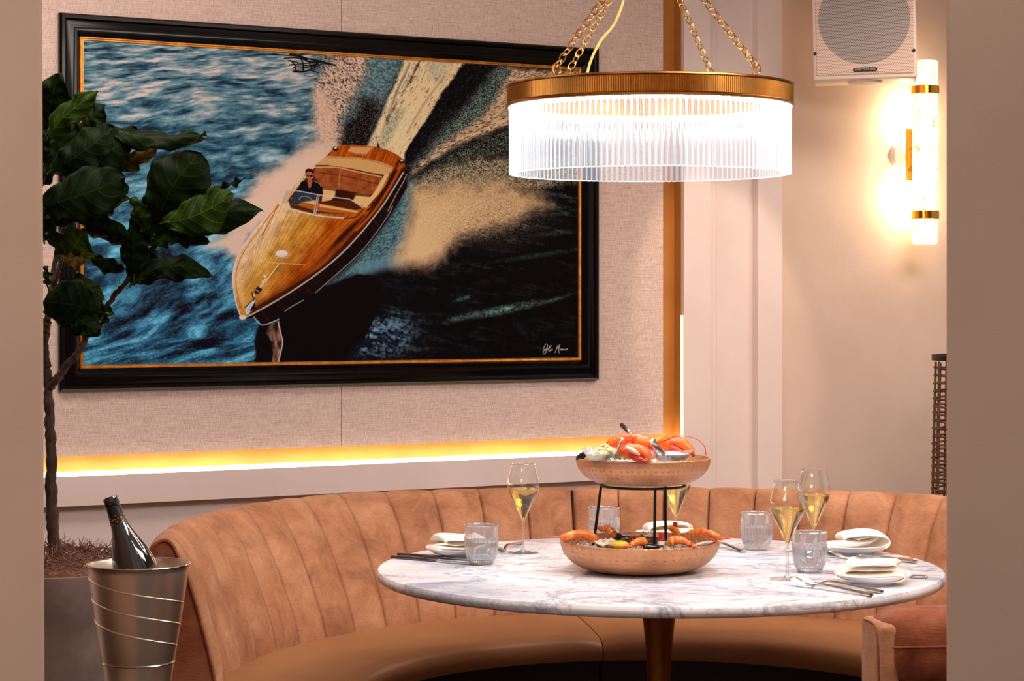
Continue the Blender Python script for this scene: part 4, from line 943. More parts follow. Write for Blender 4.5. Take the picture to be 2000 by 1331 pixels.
def speaker():
    Y = 7.38; c = P(1690, 155, Y); wd = .348; H = .50; D = .20
    root = empty('loudspeaker', (c.x, c.y, c.z)); root.rotation_euler = (0, math.radians(-1.1), math.radians(-8.5)); tag(root, 'white wall loudspeaker with round grey driver behind a perforated grille', 'speaker')
    wp = mat('speaker_white', rgb(226, 208, 196), .5)
    bm = BM(); rbox(bm, -wd/2, wd/2, 0, D, 0, H, .008, 3); obj('cabinet', bm, wp, root)
    bm = BM(); rbox(bm, -wd/2+.010, wd/2-.010, -.004, .002, .016, H-.012, .003, 2)
    obj('grille', bm, hexdots('perforated_grille', rgb(228, 206, 192), rgb(34, 30, 32), rgb(176, 164, 160), R=.154, cz=.205), root, smooth=False)
    bm = BM(); prism(bm, [(x*1.0, z) for x, z in [(-.0475+.0, .028), (.0475, .028), (.043, .040), (-.043, .040)]], -.0062, -.004, lambda x, y, z: Vector((x, z, y-.002))); obj('badge_surround', bm, wp, root, smooth=False)
    bm = BM(); pts = [(.0345+.0065*math.cos(t), .0325+.0065*math.sin(t)) for t in np.linspace(-PI/2, PI/2, 10)]+[(-.0345+.0065*math.cos(t), .0325+.0065*math.sin(t)) for t in np.linspace(PI/2, 1.5*PI, 10)]
    prism(bm, pts, -.0085, -.006, lambda x, y, z: Vector((x, z, y))); bd = obj('badge', bm, M['dark_metal'], root, smooth=False)
    text('lettering', 'FUNCTION ONE', .0092, T(0, -.0088, .0325) @ RX(PI/2), mat('silver_print', rgb(190, 186, 184), .5), root)
    for x in (-wd/2+.007, wd/2-.010):
        bm = BM(); merge(bm, (lambda b: (lathe(b, [(0, 0), (.0055, 0), (.0055, .003), (0, .004)], 16), b)[1])(BM()), T(x, -.004, .092) @ RX(PI/2)); obj('screw', bm, M['dark_metal'], root)
    bm = BM(); lathe(bm, [(0, -.012), (.03, -.012), (.055, -.008), (.06, 0), (0, 0)], 40, (0, D*.35, 0)); obj('port_cover', bm, wp, root)
    bm = BM(); rbox(bm, -.03, .03, D-.005, D+.10, .20, .28, .004, 2); obj('wall_bracket', bm, wp, root)
speaker()
# ---------------------------------------------------------------- seafood bowls on the wire stand
def hammered(name, c1, c2):
    m, nt, b = newmat(name); L = nt.links.new; tc = nd(nt, 'TexCoord')
    b.inputs['Metallic'].default_value = .45; b.inputs['Roughness'].default_value = .38
    n = nd(nt, 'TexNoise', Scale=14, Detail=3); L(tc.outputs['Object'], n.inputs['Vector'])
    r = ramp(nt, n.outputs[0], [(.35, c1), (.65, c2)]); L(r.outputs[0], b.inputs['Base Color'])
    at = nd(nt, 'Attribute', attribute_name='dimple')
    mp = nd(nt, 'Mapping'); mp.inputs['Scale'].default_value = (1, 1, 1); L(at.outputs['Vector'], mp.inputs[0])
    v = nd(nt, 'TexVoronoi', Scale=1.0); v.inputs['Randomness'].default_value = .25; L(mp.outputs[0], v.inputs['Vector'])
    rp = ramp(nt, v.outputs['Distance'], [(0, (0, 0, 0, 1)), (.17, (.5, .5, .5, 1)), (.27, (1, 1, 1, 1))])
    bp = nd(nt, 'Bump', Strength=.7, Distance=.0028); L(rp.outputs[0], bp.inputs['Height']); L(bp.outputs[0], b.inputs['Normal'])
    return m
M['copper'] = hammered('hammered_copper', rgb(208, 150, 108), rgb(192, 134, 92))
BX, BY = .3137, 5.34
def bowl(label, z, R, H, rb, x, y, nd_):
    root = empty('seafood_bowl', (x, y, z)); tag(root, label, 'bowl', 'hammered copper bowls')
    pr = gprof([(rb*.9, 0), (rb, .0015), (rb+(R-rb)*.35, H*.10), (rb+(R-rb)*.70, H*.32), (rb+(R-rb)*.93, H*.62), (R, H*.86), (R+.001, H-.003)], 5)
    pr = [(0, .0)]+pr+[(R-.001, H), (R-.004, H-.001)]+[(max(a-.005, .01), b+.0035) for a, b in pr[::-1] if b < H*.93]+[(0, .005)]
    bm = BM(); lathe(bm, pr, 120); o = obj('bowl_shell', bm, M['copper'], root)
    me = o.data; at = me.attributes.new('dimple', 'FLOAT_VECTOR', 'POINT'); dat = []
    for v in me.vertices:
        a = math.atan2(v.co.y, v.co.x); r = math.hypot(v.co.x, v.co.y); dat += [a/(2*PI)*nd_ if r > rb*.8 else 0, (v.co.z*.9+(r-rb)*.55)/(H*.21), 0]
    at.data.foreach_set('vector', dat)
    return root
Z1 = TZ+.0003
bowl('large hammered copper bowl of prawns and shellfish standing on the marble table', Z1, .1945, .074, .112, BX, BY, 52)
ZU = .962; UX = (1256-1000)/F*BY
bowl('smaller hammered copper bowl of lobster raised on the black wire stand', ZU+.0005, .1650, .066, .098, UX, BY, 70)
st = empty('wire_stand', (BX, BY, Z1+.006)); tag(st, 'black wire stand lifting the lobster bowl above the prawn bowl', 'stand')
offs = Vector((UX-BX, 0, 0)); zr = ZU-.0035-(Z1+.006)
bm = BM(); torus(bm, offs+Vector((0, 0, zr)), .103, .0032, 72, 8); obj('top_ring', bm, M['dark_metal'], st)
for a, k in ((180, 1), (-77, 1), (54, 1)):
    a = math.radians(a); bm = BM()
    tube(bm, [offs+Vector((.103*math.cos(a), .103*math.sin(a), zr)), Vector((.120*math.cos(a), .120*math.sin(a), .008))], .0036, 10); obj('leg', bm, M['dark_metal'], st)
bm = BM(); torus(bm, (0, 0, .006), .120, .003, 72, 8); obj('bottom_ring', bm, M['dark_metal'], st)

# food materials
M['prawn'] = mat('cooked_prawn', rgb(226, 84, 16), .36, col2=rgb(250, 168, 76), scale=16, stretch=(7, 1, 1), coat=.2)
M['prawn_tail'] = mat('prawn_tail', rgb(206, 58, 22), .3, col2=rgb(240, 140, 80), scale=40)
M['lobster'] = mat('cooked_lobster', rgb(186, 22, 4), .4, col2=rgb(240, 104, 8), scale=22, contrast=(.40, .56), detail=6, bump=.4, bscale=110, coat=.12)
M['lobster_dark'] = mat('lobster_red', rgb(120, 10, 8), .4, col2=rgb(216, 50, 16), scale=40, detail=5, bump=.5, bscale=120, coat=.15)
M['lobster_meat'] = mat('pale_shell', rgb(250, 206, 190), .3, col2=rgb(240, 130, 84), scale=30, coat=.3)
M['lemon'] = mat('lemon_peel', rgb(216, 160, 20), .4, col2=rgb(240, 196, 52), scale=20, bump=.3, bscale=300)
M['ice'] = mat('crushed_ice', rgb(224, 232, 236), .18, col2=rgb(150, 160, 164), scale=30, coat=.4, bump=.6, bscale=60)
M['shell'] = mat('oyster_shell', rgb(110, 92, 78), .6, col2=rgb(226, 208, 184), scale=55, detail=6, bump=.8, bscale=120, contrast=(.42, .55))
M['mussel'] = mat('mussel_shell', rgb(16, 14, 20), .2, coat=.5)
M['pearl'] = mat('shell_inside', rgb(236, 228, 216), .2, coat=.4, col2=rgb(120, 110, 108), scale=14)
M['salad'] = mat('potato_salad', rgb(250, 240, 196), .45, col2=rgb(226, 220, 130), scale=34, bump=.5, bscale=90)
M['red_sauce'] = mat('red_sauce', rgb(178, 16, 8), .2, coat=.5)
M['red_cap'] = mat('red_cap', rgb(206, 18, 20), .35)
M['dark_crab'] = mat('crab_shell', rgb(120, 56, 34), .3, col2=rgb(60, 26, 20), scale=30, bump=.5, bscale=70, coat=.4)

def rock(bm, c, r, seed, sq=.7):
    rnd = random.Random(seed); b = BM(); bmesh.ops.create_icosphere(b, subdivisions=1, radius=r)
    for v in b.verts: v.co = v.co*(1+rnd.uniform(-.25, .25)); v.co.z *= sq
    merge(bm, b, T(c) @ RZ(rnd.uniform(0, 6)) @ RX(rnd.uniform(0, 1)))
# crushed ice beds
def bed(label, cx, cy, z, R, hz, seed, m, n=230):
    rnd = random.Random(seed); bm = BM()
    lathe(bm, [(0, -.020), (R*.82, -.018), (R*.96, hz-.010), (R*.6, hz), (0, hz+.003)], 40)
    for i in range(n):
        a = rnd.uniform(0, 2*PI); r = R*.93*math.sqrt(rnd.random())
        rock(bm, (r*math.cos(a), r*math.sin(a), hz+.002-.006*(r/R)**2), rnd.uniform(.005, .010), seed*999+i)
    o = obj('crushed_ice', bm, m, smooth=False); o.location = (cx, cy, z); tag(o, label, 'ice', kind='stuff')
bed('bed of crushed ice in the large copper bowl', BX, BY, Z1+.046, .172, .014, 3, M['ice'])
bed('bed of crushed ice in the smaller copper bowl', UX, BY, ZU+.042, .140, .008, 5, M['ice'], 160)

def frame_from(a, b, up=Vector((0, 0, 1))):
    x = (b-a).normalized(); y = up.cross(x).normalized(); z = x.cross(y)
    m = Matrix.Identity(4)
    for i in range(3): m[i][0] = x[i]; m[i][1] = y[i]; m[i][2] = z[i]
    return m
def prawn(a, b, label, r=.011, arch=.35, flip=False):
    """a = head end of the body, b = tail fan tip"""
    a = Vector(a); b = Vector(b); L_ = (b-a).length; root = empty('prawn', a); root.rotation_mode = 'QUATERNION'; root.rotation_quaternion = frame_from(a, b).to_quaternion()
    tag(root, label, 'prawn', 'cooked prawns in the lower copper bowl')
    n = 46; bm = BM(); pts = []; rs = []
    for i in range(n):
        u = i/(n-1); pts.append(Vector((u*L_*.80, 0, math.sin(PI*min(1, u*1.05))*L_*arch*.26)))
        seg = (u*6) % 1; rs.append(r*(1-.50*u**1.3)*(.80+.22*(1-seg))*(.55+.45*min(1, u*6)))
    tube(bm, pts, rs, 14, sx=.85, up=(0, 0, 1)); obj('body', bm, M['prawn'], root)
    bm = BM(); e = pts[-1]
    for k in (-2, -1, 0, 1, 2):
        t = e+Vector((L_*.22, k*.0055, .002-abs(k)*.001)); m_ = (e+t)/2
        tube(bm, [e-Vector((.003, 0, 0)), m_+Vector((0, k*.002, .001)), t], [.0028, .0045, .0009], 8, sx=1.0, up=(0, 0, 1))
    for v in bm.verts: v.co.z = e.z+(v.co.z-e.z)*.45
    obj('tail_fan', bm, M['prawn_tail'], root)
    bm = BM(); rnd = random.Random(int(L_*1e5))
    for k in range(7):
        s = Vector((L_*(.08+.08*k), 0, -r*.3)); tube(bm, [s, s+Vector((.004, .008*(1 if k % 2 else -1), -r*.7)), s+Vector((.010, .004*(1 if k % 2 else -1), -r*.9))], .0009, 5)
    obj('legs', bm, M['prawn_tail'], root)
    return root
zr_ = Z1+.074
def B(px, py, Y): return P(px, py, Y)
prawn(B(1166, 1056, 5.28), B(1079, 1049, 5.22), 'large prawn whose tail overhangs the left rim of the lower bowl', .0155)
prawn(B(1200, 1050, 5.36), B(1166, 1030, 5.40), 'upright curled prawn beside the left leg of the stand', .012, .7)
prawn(B(1262, 1061, 5.21), B(1222, 1068, 5.155), 'prawn at the very front of the lower bowl, between lemon and sauce bottle', .0125, .3)
prawn(B(1304, 1062, 5.21), B(1362, 1066, 5.19), 'prawn in front right of the lower bowl beside the razor shell', .0135, .5)
prawn(B(1338, 1050, 5.32), B(1428, 1052, 5.26), 'prawn whose red tail overhangs the right rim of the lower bowl', .0135, .4)
prawn(B(1324, 1048, 5.42), B(1306, 1030, 5.45), 'prawn standing behind the right leg of the stand', .0115, .6)
# lemon wedge
bm = BM(); b = BM(); bmesh.ops.create_uvsphere(b, u_segments=28, v_segments=16, radius=1)
bmesh.ops.bisect_plane(b, geom=b.verts[:]+b.edges[:]+b.faces[:], plane_co=(0, 0, 0), plane_no=(0, 1, .25), clear_inner=True); bmesh.ops.holes_fill(b, edges=b.edges[:])
for v in b.verts: v.co = Vector((v.co.x*.021*(1+.12*abs(v.co.x)**6), v.co.y*.014, v.co.z*.012))
merge(bm, b, RZ(PI-.1)); o = obj('lemon_wedge', bm, M['lemon']); o.location = B(1211, 1066, 5.19); tag(o, 'yellow lemon wedge at the front of the lower bowl', 'lemon')
# oyster
def oyster(c, rz, s, label):
    root = empty('oyster', c, rz); tag(root, label, 'oyster', 'oysters on the half shell'); rnd = random.Random(int(c[0]*1e4))
    bm = BM(); n = 36; out = [(1+.10*math.sin(5*2*PI*i/n+1)+rnd.uniform(-.04, .04)) for i in range(n)]
    rings = []
    for k, (rr, z) in enumerate([(.25, -.012), (.6, -.010), (.9, -.002), (1.0, .004), (.93, .0035), (.6, -.004), (.2, -.006)]):
        rings.append([bm.verts.new((s*rr*out[i]*1.35*math.cos(2*PI*i/n), s*rr*out[i]*.75*math.sin(2*PI*i/n), z+(.003*math.sin(7*2*PI*i/n) if k in (2, 3) else 0))) for i in range(n)])
    for A, B_ in zip(rings, rings[1:]):
        for i in range(n): bm.faces.new((A[i], A[(i+1) % n], B_[(i+1) % n], B_[i]))
    bm.faces.new(rings[0]); bm.faces.new(rings[-1]); obj('shell', bm, M['shell'], root)
    bm = BM(); blob(bm, (0, 0, -.002), (s*.85, s*.45, .005), 20, 8, f=lambda c_: c_*(1+.1*math.sin(c_.x*7)*math.cos(c_.y*5))); obj('meat', bm, M['pearl'], root)
    root.rotation_euler = (.35, 0, rz); return root
oyster(B(1186, 1063, 5.20), .15, .024, 'oyster on its rough grey shell beside the lemon wedge')
oyster(B(1262, 1048, 5.44), 1.2, .022, 'oyster at the back of the lower bowl, behind the crab shell')
# crab / dark shell in the middle
root = empty('dressed_crab', (BX+.005, BY+.02, Z1+.066)); tag(root, 'dark dressed crab shell in the middle of the lower bowl', 'crab')
bm = BM(); lathe(bm, [(0, -.012), (.03, -.010), (.048, -.002), (.055, .008), (.052, .009), (.046, .002), (0, .001)], 40, rf=lambda r, z, a: r*(1+.05*math.cos(3*a)+.02*math.cos(11*a))); obj('shell', bm, M['dark_crab'], root)
bm = BM(); rnd = random.Random(4)
for i in range(60):
    a = rnd.uniform(0, 6.28); r = .042*math.sqrt(rnd.random()); rock(bm, (r*math.cos(a), r*math.sin(a), .004), .0055, i)
obj('crab_meat', bm, M['dark_crab'], root)
# small sauce bottles
for i, (c, l) in enumerate(((B(1290, 1069, 5.20), 'miniature red sauce bottle at the front of the lower bowl beside the stand leg'), (B(1318, 1047, 5.47), 'miniature red capped bottle behind the right leg of the stand'))):
    root = empty('sauce_bottle', c); root.rotation_euler = (0, .05, 0); tag(root, l, 'bottle', 'miniature sauce bottles')
    bm = BM(); lathe(bm, [(0, 0), (.0065, 0), (.0072, .002), (.0072, .016), (.004, .021), (.0036, .024), (0, .024)], 20); obj('glass_body', bm, M['red_sauce'], root)
    bm = BM(); lathe(bm, [(0, .0235), (.0056, .0235), (.0058, .025), (.0056, .034), (0, .035)], 24, rf=lambda r, z, a: r*(1+.03*math.cos(16*a))); obj('cap', bm, M['red_cap'], root)
    bm = BM(); lathe(bm, [(.0073, .005), (.0075, .005), (.0075, .014), (.0073, .014)], 20, close=True); obj('paper_label', bm, M['linen'], root)
# razor shell and mussels
bm = BM(); b = BM(); bmesh.ops.create_uvsphere(b, u_segments=24, v_segments=12, radius=1); merge(bm, b, Matrix.Diagonal((.026, .0055, .0045, 1)))
o = obj('razor_clam', bm, M['pearl']); o.location = B(1374, 1062, 5.22); o.rotation_euler = (0, -.15, .35); tag(o, 'pale razor clam at the right front of the lower bowl', 'clam')
def mussel(c, rot, label, s=.021):
    bm = BM(); b = BM(); bmesh.ops.create_uvsphere(b, u_segments=24, v_segments=14, radius=1)
    for v in b.verts:
        x = v.co.x; v.co = Vector((x*s*1.3, v.co.y*s*.62*(1-.45*x), v.co.z*s*.42*(1-.4*x)))
    merge(bm, b); o = obj('mussel', bm, M['mussel']); o.location = c; o.rotation_euler = rot; tag(o, label, 'mussel', 'black mussels'); return o
mussel(B(1215, 1049, 5.42), (.2, .1, .4), 'black mussel behind the lemon wedge in the lower bowl')
mussel(B(1274, 1069, 5.19), (.1, 0, .1), 'black mussel lying before the crab shell in the lower bowl', .018)
mussel(B(1140, 889, 5.30), (.4, -.5, -.7), 'black mussel poking over the left rim of the upper bowl', .019)
# loose prawn feelers
bm = BM()
for pts in ([(1368, 1040, 5.25), (1388, 1052, 5.22), (1405, 1062, 5.2)], [(1092, 1029, 5.4), (1101, 1040, 5.36), (1106, 1052, 5.3)], [(1342, 1044, 5.3), (1366, 1044, 5.25), (1384, 1058, 5.2)]):
    tube(bm, crom([P(*p) for p in pts], 5), .0009, 6)
o = obj('prawn_feelers', bm, M['prawn_tail']); tag(o, 'thin dark feelers sticking out over the rim of the lower bowl', 'feelers')

# ---------------------------------------------------------------- lobster
def lobster():
    root = empty('lobster', P(1240, 880, BY)); tag(root, 'whole cooked orange red lobster arching over the upper bowl', 'lobster'); off = -P(1240, 880, BY)
    def add(name, bm, m, **k): bmesh.ops.translate(bm, verts=bm.verts, vec=off); return obj(name, bm, m, root, **k)
    # abdomen: overlapping armoured rings from tail end up to the carapace
    sp = crom([P(*p) for p in ((1186, 884, 5.29), (1193, 873, 5.29), (1207, 866, 5.295), (1224, 863, 5.30), (1240, 863, 5.305))], 14)
    rs = []; n = len(sp)
    for i in range(n):
        u = i/(n-1); seg = (u*6) % 1; rs.append((.0105+.0085*math.sin(min(u*1.25, 1)*PI/2))*(.80+.24*seg))
    bm = BM(); tube(bm, sp, rs, 22, sx=1.25); add('tail', bm, M['lobster'], ang=math.radians(50))
    sp = crom([P(*p) for p in ((1237, 863, 5.305), (1250, 864, 5.305), (1264, 867, 5.305), (1276, 872, 5.305), (1286, 878, 5.305))], 8)
    bm = BM(); tube(bm, sp, list(np.interp(np.linspace(0, 1, len(sp)), [0, .12, .5, .8, 1], [.0175, .0195, .0185, .0135, .003])), 22, sx=1.1)
    rnd = random.Random(2)
    for k in range(26): # thorns on the head
        p = sp[-1-rnd.randint(3, 16)]; d = Vector((rnd.uniform(-.2, 1), rnd.uniform(-1, -.1), rnd.uniform(0, 1))).normalized(); tube(bm, [p+d*.013, p+d*.020], [.0016, .0002], 6)
    add('carapace', bm, M['lobster'])
    for s in (-1, 1):
        bm = BM(); blob(bm, P(1271, 862, 5.29)+Vector((0, s*.008, 0)), (.003, .003, .003), 12, 8); add('eye', bm, M['mussel'])
    def claw(pts, rad, m, name='claw', fl=1.3):
        bm = BM(); pp = crom([P(*p) for p in pts], 7); rr = list(np.interp(np.linspace(0, 1, len(pp)), np.linspace(0, 1, len(rad)), rad)); tube(bm, pp, rr, 18, sx=fl); return bm
    def pincer(palm, pr, fa, ra, fb, rb_, seed):
        bm = claw(palm, pr, None); rn = random.Random(seed)
        c = P(*palm[1])
        for k in range(22):
            d = Vector((rn.uniform(-1, 1), rn.uniform(-1, -.1), rn.uniform(-.6, 1))).normalized(); tube(bm, [c+d*.012, c+d*(pr[1]+.0022)], [.0022, .0004], 6)
        add('claw', bm, M['lobster']); add('claw_finger', claw(fa, ra, None), M['lobster']); add('claw_finger', claw(fb, rb_, None), M['lobster_dark'])
        a_ = P(*fa[1]); b_ = P(*fa[-1]); bm = BM()
        for k in range(7):
            p = a_.lerp(b_, k/8)+Vector((-.002, -.004, -.0085*(1-k/9))); blob(bm, p, (.0019, .0019, .0022), 8, 6)
        add('claw_teeth', bm, M['lobster_meat'])
    pincer(((1210, 877, 5.20), (1225, 880, 5.19), (1240, 884, 5.185), (1246, 887, 5.183)), [.007, .0165, .0155, .009], ((1236, 878, 5.185), (1251, 880, 5.178), (1264, 889, 5.172), (1270, 900, 5.17)), [.0115, .0105, .0068, .0014], ((1233, 888, 5.18), (1246, 895, 5.172), (1258, 900, 5.168), (1267, 902, 5.166)), [.0095, .0085, .0055, .0012], 3)
    bm = claw(((1222, 874, 5.172), (1233, 879, 5.168), (1243, 885, 5.167), (1250, 890, 5.166)), [.002, .0052, .0048, .0014], None); add('claw_underside', bm, M['lobster_meat'])
    pincer(((1288, 869, 5.32), (1303, 867, 5.30), (1318, 868, 5.28), (1326, 870, 5.27)), [.009, .0185, .0175, .010], ((1315, 863, 5.275), (1332, 866, 5.26), (1347, 878, 5.25), (1356, 892, 5.245)), [.0125, .0120, .0082, .0018], ((1312, 876, 5.265), (1327, 882, 5.255), (1342, 891, 5.25)), [.0105, .0090, .002], 8)
    for k, (x, y) in enumerate(((1262, 884), (1270, 888), (1250, 880), (1278, 884))):
        bm = BM(); tube(bm, crom([P(x-8, y-12, 5.27), P(x, y-4, 5.24), P(x+6, y+8, 5.22)], 5), [.0042, .004, .0038, .0036, .0034, .003, .0028, .0025, .002, .0018, .0012], 10); add('leg', bm, M['lobster_dark'])
    bm = BM(); tube(bm, crom([P(*p) for p in ((1282, 868, 5.29), (1300, 860, 5.28), (1322, 853, 5.26), (1344, 853, 5.25), (1364, 860, 5.24), (1376, 873, 5.235), (1379, 890, 5.235))], 8), .0011, 6); add('antenna', bm, M['red_cap'])
lobster()
# salad heap
rnd = random.Random(9); bm = BM()
for i in range(210):
    u = rnd.random(); x = 1160+u*86; y = 888-17*math.exp(-((x-1182)/16)**2)+rnd.uniform(-2, 8); rock(bm, P(x, y, rnd.uniform(5.20, 5.32)), rnd.uniform(.003, .0065), i, .8)
o = obj('potato_salad', bm, M['salad']); tag(o, 'pale yellow potato salad heaped round the left glass dish', 'salad', kind='stuff')
# fluted dishes
def dish(c, R, label, fill):
    root = empty('fluted_dish', c); tag(root, label, 'dish', 'small fluted glass dishes in the upper bowl')
    bm = BM(); lathe(bm, [(0, 0), (R*.62, 0), (R*.68, .003), (R*.84, .014), (R, .027), (R*.96, .0275), (R*.80, .015), (R*.62, .004), (0, .003)], 144, rf=lambda r, z, a: r*(1+(.035 if z > .002 else 0)*math.cos(26*a)*(z/.027))); obj('dish_body', bm, M['tumbler_glass'], root)
    bm = BM(); lathe(bm, [(0, .0045), (R*.6, .0045), (R*.78, .016), (R*.4, .021), (0, .023)], 40, rf=lambda r, z, a: r*(1+.04*math.sin(5*a+z*300))); obj('filling', bm, fill, root)
dish(P(1172, 899, 5.24)+Vector((0, 0, .000)), .043, 'fluted glass dish of potato salad at the left of the upper bowl', M['salad'])
dish(P(1313, 900, 5.26), .054, 'wider fluted glass dish of white sauce at the right of the upper bowl', M['linen'])
# spoons
def spoon(pts, label, r=.0035, bowl_at=-1, m='steel'):
    root = empty('serving_spoon', P(*pts[0])); tag(root, label, 'spoon', 'serving spoons in the upper bowl'); off = -P(*pts[0]); pp = crom([P(*p) for p in pts], 5)
    bm = BM(); n = len(pp); tube(bm, pp, list(np.interp(np.linspace(0, 1, n), [0, .05, .3, 1], [r*.7, r*1.1, r, r*.6])), 10, sx=1.5); bmesh.ops.translate(bm, verts=bm.verts, vec=off); obj('handle', bm, M[m], root)
    e = pp[-1]; bm = BM(); blob(bm, e+off, (.013, .010, .003), 16, 8); obj('spoon_bowl', bm, M[m], root)
spoon(((1213, 829, 5.40), (1224, 840, 5.36), (1240, 858, 5.33), (1254, 880, 5.30)), 'spoon whose handle rises behind the lobster tail', m='dark_steel')
spoon(((1215, 857, 5.15), (1210, 870, 5.165), (1204, 884, 5.18), (1198, 896, 5.20)), 'spoon standing in the potato salad in front of the lobster')
spoon(((1273, 861, 5.17), (1283, 872, 5.19), (1296, 885, 5.22), (1308, 897, 5.25)), 'broad handled spoon resting in the white sauce dish', .0052)

# ---------------------------------------------------------------- champagne bucket and bottle
bx = P(270, 1103, 4.67)
root = empty('champagne_bucket', (bx.x, bx.y, 0)); tag(root, 'brushed steel champagne bucket on a stand with spiral grooves', 'bucket')
M['brushed'] = mat('brushed_steel', rgb(236, 220, 202), .33, 1.0, bump=.12, bscale=60, bstretch=(1, 1, 14), bdist=.001)
zt_, zb_ = bx.z, .638; rt, rb = .1085, .0765
def br(z): return rb+(rt-rb)*((z-zb_)/(zt_-zb_))**.9
bm = BM(); lathe(bm, [(0, zb_), (rb-.002, zb_)]+[(br(z), z) for z in np.linspace(zb_, zt_, 18)]+[(rt+.001, zt_+.001), (rt-.001, zt_+.002)]+[(br(z)-.003, z) for z in np.linspace(zt_-.002, zb_+.01, 14)]+[(0, zb_+.01)], 96); obj('bucket_body', bm, M['brushed'], root)
bm = BM(); torus(bm, (0, 0, zt_+.001), rt+.0005, .0022, 96, 8); obj('rim', bm, M['steel'], root)
for k in range(3):
    bm = BM(); pts = []; rr = []
    for t in np.linspace(0, 1, 60):
        a = PI*1.02+t*PI*1.1; z = zt_-.020-.046*k-.070*t; pts.append(Vector((br(z)*math.cos(a), br(z)*math.sin(a), z))); rr.append(.0020*min(1, 8*t, 8*(1-t))+.0002)
    tube(bm, pts, rr, 8); obj('spiral_ridge', bm, M['brushed'], root)
bm = BM(); torus(bm, (0, 0, zb_), rb+.0004, .002, 80, 8); obj('collar', bm, M['steel'], root)
bm = BM(); lathe(bm, [(0, zb_-.001), (rb, zb_-.001), (rb-.004, zb_-.03), (.066, zb_-.16), (.05, .36), (.035, .2), (.05, .08), (.12, .02), (.13, .0), (0, 0)], 64); obj('stand', bm, M['brushed'], root)
tp = P(214.5, 972, 4.66); ax = Vector((math.sin(.335), .02, -math.cos(.335))).normalized()
root = empty('champagne_bottle', tp); root.rotation_mode = 'QUATERNION'; root.rotation_quaternion = (-ax).to_track_quat('Z', 'X'); tag(root, 'open dark green sparkling wine bottle leaning in the steel bucket', 'bottle')
M['bottle_glass'] = mat('dark_bottle_glass', rgb(10, 13, 9), .05, coat=1.0, spec=.8)
bm = BM(); lathe(bm, [(.0095, -.02), (.0095, 0), (.0150, .0005), (.0162, -.003), (.0158, -.009), (.0172, -.011), (.0168, -.016), (.0150, -.020)], 40); 
z_ = gprof([(.0150, -.020), (.0160, -.035), (.0180, -.055), (.0232, -.080), (.0320, -.104), (.0410, -.130), (.0462, -.158), (.0470, -.185), (.0470, -.22), (.0465, -.285), (.043, -.292)], 6)
lathe(bm, z_+[(0, -.292)], 48); obj('glass_body', bm, M['bottle_glass'], root)
bm = BM(); lathe(bm, [(a+.0006, b) for a, b in z_ if -.060 < b < -.021]+[(.0175, -.0605)], 40)
m, nt, b = newmat('gold_dotted_foil'); tc = nd(nt, 'TexCoord'); v = nd(nt, 'TexVoronoi', Scale=190); nt.links.new(tc.outputs['Object'], v.inputs['Vector'])
sx = nd(nt, 'SeparateXYZ'); nt.links.new(tc.outputs['Object'], sx.inputs[0]); lt = nd(nt, 'Math', operation='LESS_THAN'); lt.inputs[1].default_value = .36; nt.links.new(v.outputs['Distance'], lt.inputs[0])
zc = nd(nt, 'Math', operation='LESS_THAN'); zc.inputs[1].default_value = -.040; nt.links.new(sx.outputs[2], zc.inputs[0]); mu = nd(nt, 'Math', operation='MULTIPLY'); nt.links.new(lt.outputs[0], mu.inputs[0]); nt.links.new(zc.outputs[0], mu.inputs[1])
mx = nd(nt, 'MixRGB'); mx.inputs[1].default_value = rgb(16, 12, 14); mx.inputs[2].default_value = rgb(216, 150, 50); nt.links.new(mu.outputs[0], mx.inputs[0]); nt.links.new(mx.outputs[0], b.inputs['Base Color']); b.inputs['Roughness'].default_value = .3
obj('neck_foil', bm, m, root)
bm = BM(); lathe(bm, [(a+.0006, b) for a, b in z_ if b < -.176 and b > -.25], 48); obj('yellow_label', bm, mat('yellow_label', rgb(232, 168, 40), .5), root)

# ---------------------------------------------------------------- armchair at the right
ax_ = Vector((.722, 4.15, -.012)); ch = empty('velvet_armchair', ax_, math.radians(8)); tag(ch, 'rust velvet chair seen from behind at the lower right', 'chair')
bm = BM(); rbox(bm, 0, .60, 0, .13, .42, .70, .03, 4); rbox(bm, -.012, .612, -.012, .15, .685, .829, .052, 6)
obj('backrest', bm, M['velvet_dark'], ch)
bm = BM(); rbox(bm, -.017, .02, .0, .142, .40, .806, .014, 3); obj('side_panel', bm, M['velvet'], ch)
bm = BM(); tube(bm, crom([(-.018, .016, .42), (-.0185, .016, .60), (-.0185, .018, .74), (-.0165, .030, .785), (-.0150, .060, .800), (-.0150, .120, .800)], 5), .0022, 8); tube(bm, [(.0, -.013, .765), (.3, -.015, .765), (.6, -.013, .765)], .0022, 8); obj('piping', bm, M['velvet_dark'], ch)
bm = BM(); rbox(bm, .02, .58, .12, .60, .34, .47, .035, 4); obj('seat', bm, M['velvet'], ch)
for x in (.05, .55):
    for y in (.05, .55):
        bm = BM(); lathe(bm, [(0, 0), (.011, 0), (.02, .36), (0, .36)], 20, (x, y, 0)); obj('leg', bm, M['kick'], ch)

